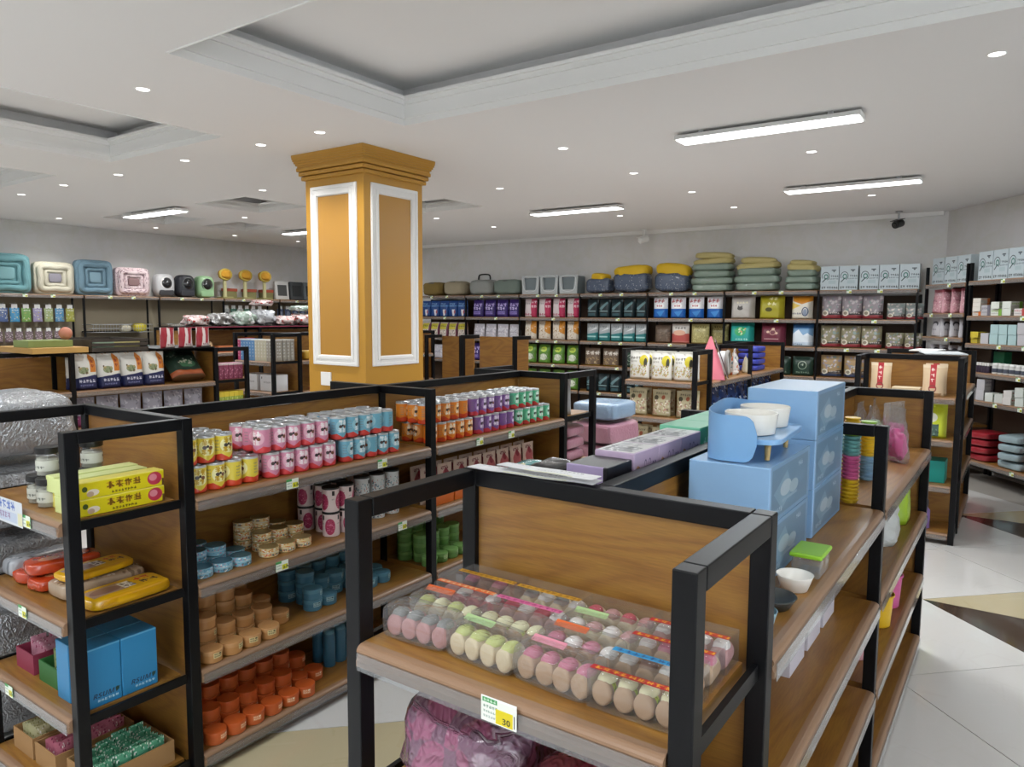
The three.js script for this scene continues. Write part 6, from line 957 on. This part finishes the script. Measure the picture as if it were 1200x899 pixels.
[sP, sB, sB, sB, sB, sB, sW, sW, sW, sW, sG, sG].forEach((k, i) => k.at(e8F, 0.075 + i * 0.0535, 1.1805, 0.1));
for (let i = 0; i < 3; i++) sG.at(e8F, 0.62, 1.1805, 0.205 + i * 0.056, Math.PI / 2);
const wbK = new Kind('white_carton', 'white carton with a small black logo', 'carton', 'white cartons on the tall end shelf', () => new THREE.Mesh(carton(0.24, 0.19, 0.2, [0.5, 0.02]), print([['r', 0, 0, 1, 1, '#d6d8dc'], ['r', 0.08, 0.12, 0.06, 0.12, '#2f3236'], ['g', 0.25, 0.4, 0.1, 6, '#8d9096'], ['r', 0, 0.95, 1, 0.05, '#b9bbc0']], 0.5, 120, 96)));
for (let i = 0; i < 2; i++) { wbK.at(e8F, 0.24 + i * 0.3, 0.8305, 0.16); wbK.at(e8F, 0.4 + i * 0.25 - 0.05, 0.5005, 0.16); }
one('water_jug', 'white plastic jug with a handle on the tall end shelf', 'jug', (() => { const o = new THREE.Group(); part('body', lathe([[0, 0], [0.05, 0], [0.055, 0.005], [0.055, 0.12], [0.03, 0.17], [0.022, 0.2]], 20), phys('#d0d3d4', 0.4), o); part('cap', lathe([[0.0225, 0.2], [0.026, 0.201], [0.026, 0.225], [0, 0.226]], 16), phys('#c3c6c8', 0.4), o); part('handle', new THREE.TorusGeometry(0.035, 0.008, 6, 16, Math.PI).rotateZ(-Math.PI / 2).translate(0.048, 0.12, 0), phys('#d0d3d4', 0.4), o); return o; })(), e8F, 0.12, 0.5005, 0.12);
const ypk = new Kind('yellow_pack', 'yellow pack on the gondola shelf left of the pillar', 'pack', 'yellow packs left of the pillar', () => new THREE.Mesh(blob(0.2, 0.11, 0.16, 0.4, 0.03, 9, 3), phys('#c9a23a', 0.45)));
for (let i = 0; i < 4; i++) ypk.at(r4B, 5.85 + i * 0.23, 1.1805, 0.14);
const rstick = new Kind('striped_stick', 'maroon striped stick lying on the shelf left of the pillar', 'stick', 'maroon sticks', () => { const g = new THREE.CylinderGeometry(0.018, 0.018, 0.3, 10).rotateZ(Math.PI / 2).rotateY(0.6).translate(0, 0.018, 0); return new THREE.Mesh(g, std('#7a3a40', 0.6)); });
for (let i = 0; i < 4; i++) rstick.at(r4B, 5.95 + i * 0.11, 0.8205, 0.16);
// heap of plastic packs on the far row
const tb = new THREE.Group(); part('board', bx(3.3, 0.012, 0.72, 0, 0, 0), M.black, tb); part('edge_trim', bx(3.3, 0.012, 0.004, 0, 0, 0.3625), std('#9a3a52', 0.6), tb);
one('top_board', 'long black board on the far gondola under the plastic packs', 'board', tb, r5F, 7.3, 1.531, 0.37);
const heapC = [['white and red plastic pack', '#c9b4b0', '#a83a3a'], ['grey plastic pack', '#8a8886', '#5f5c5c'], ['clear green tinted pack', '#97a89c', '#c9d3cc'], ['silver plastic pack', '#b4b6ba', '#8a8d92'], ['pale red striped plastic pack', '#d0bcb8', '#b8504a']];
for (let i = 0; i < 9; i++) { const [l, a, b] = heapC[i % 5]; const m = heapC[i % 5].k ? null : print([['r', 0, 0, 1, 1, a], ['s', 0, 0, 1, 1, 40, 0.07, b, a, '#d9d9d9']], 0.2, 64, 64, { tile: true, clearcoat: 0.6, bumpMap: crinkle, bumpScale: 0.005 }); heapC[i % 5].k = heapC[i % 5].k || new Kind('plastic_pack', `${l} heaped on the far gondola top`, 'pack', `${l}s on the far gondola`, () => new THREE.Mesh(uvm(blob(0.36, 0.19, 0.34, 0.6, 0.3, 12, i * 7, 34, 22), 3), m)); const q = heapC[i % 5].k.at(r5F, 5.85 + i * 0.36, 1.5435, 0.19, 0); q.scale.set(0.9, 0.75 + 0.45 * ((i * 5) % 4) / 3, 0.85); if (i % 3 !== 1) { const t = heapC[(i + 2) % 5].k; if (t) { const u = t.at(r5F, 5.85 + i * 0.36, 1.5435 + 0.24 * q.scale.y + 0.004, 0.2, 0); u.scale.set(0.8, 0.45, 0.8); } } }
one('plush_toy', 'cream plush toy on the shelf under the plastic heap', 'toy', new THREE.Mesh(blob(0.2, 0.16, 0.14, 0.7, 0.1, 12, 4), std('#cfae86', 0.9)), r5F, 5.95, 1.1805, 0.15);
one('orange_carton', 'flat orange carton on the shelf under the plastic heap', 'carton', new THREE.Mesh(carton(0.4, 0.09, 0.2), std('#cf7a4a', 0.6)), r5F, 6.3, 1.1805, 0.16);
one('orange_carton', 'upright orange red carton on the shelf under the plastic heap', 'carton', new THREE.Mesh(carton(0.14, 0.2, 0.14), std('#c9502f', 0.6)), r5F, 6.62, 1.1805, 0.14);
// ceiling cameras
{
  const o = new THREE.Group(), blk = std('#1f2022', 0.4);
  part('mount', lathe([[0, 0], [0.04, 0], [0.04, -0.015], [0.012, -0.02], [0.012, -0.12], [0, -0.12]], 18), M.metal, o);
  const b = part('body', lathe([[0, -0.08], [0.04, -0.08], [0.045, -0.07], [0.045, 0.06], [0.04, 0.065], [0, 0.065]], 20).rotateX(Math.PI / 2), blk, o); b.position.set(0, -0.155, 0.01); b.rotation.x = 0.25;
  part('lens', new THREE.SphereGeometry(0.022, 14, 8).translate(0, 0, 0.062), phys('#0b0c0e', 0.1, { clearcoat: 1 }), b); part('sun_hood', bx(0.1, 0.006, 0.16, 0, 0.047, 0.0), blk, b);
  one('security_camera', 'black security camera hanging from the ceiling by the slanting wall', 'camera', o, wR, 9.2 - 1.36, 3.0, 0.12, -0.4);
  const c = o.clone(); c.traverse((m) => { if (m.isMesh) m.material = M.white; });
  one('security_camera', 'white security camera mounted above the wrapped pet beds', 'camera', c, wR, 9.2 - 4.75, 3.0, 0.2, 0.5);
}

scene.traverse((o) => { if (o.isMesh) { o.castShadow = true; o.receiveShadow = true; } if (o.isSpotLight) o.castShadow = true; });
renderer.render(scene, camera);
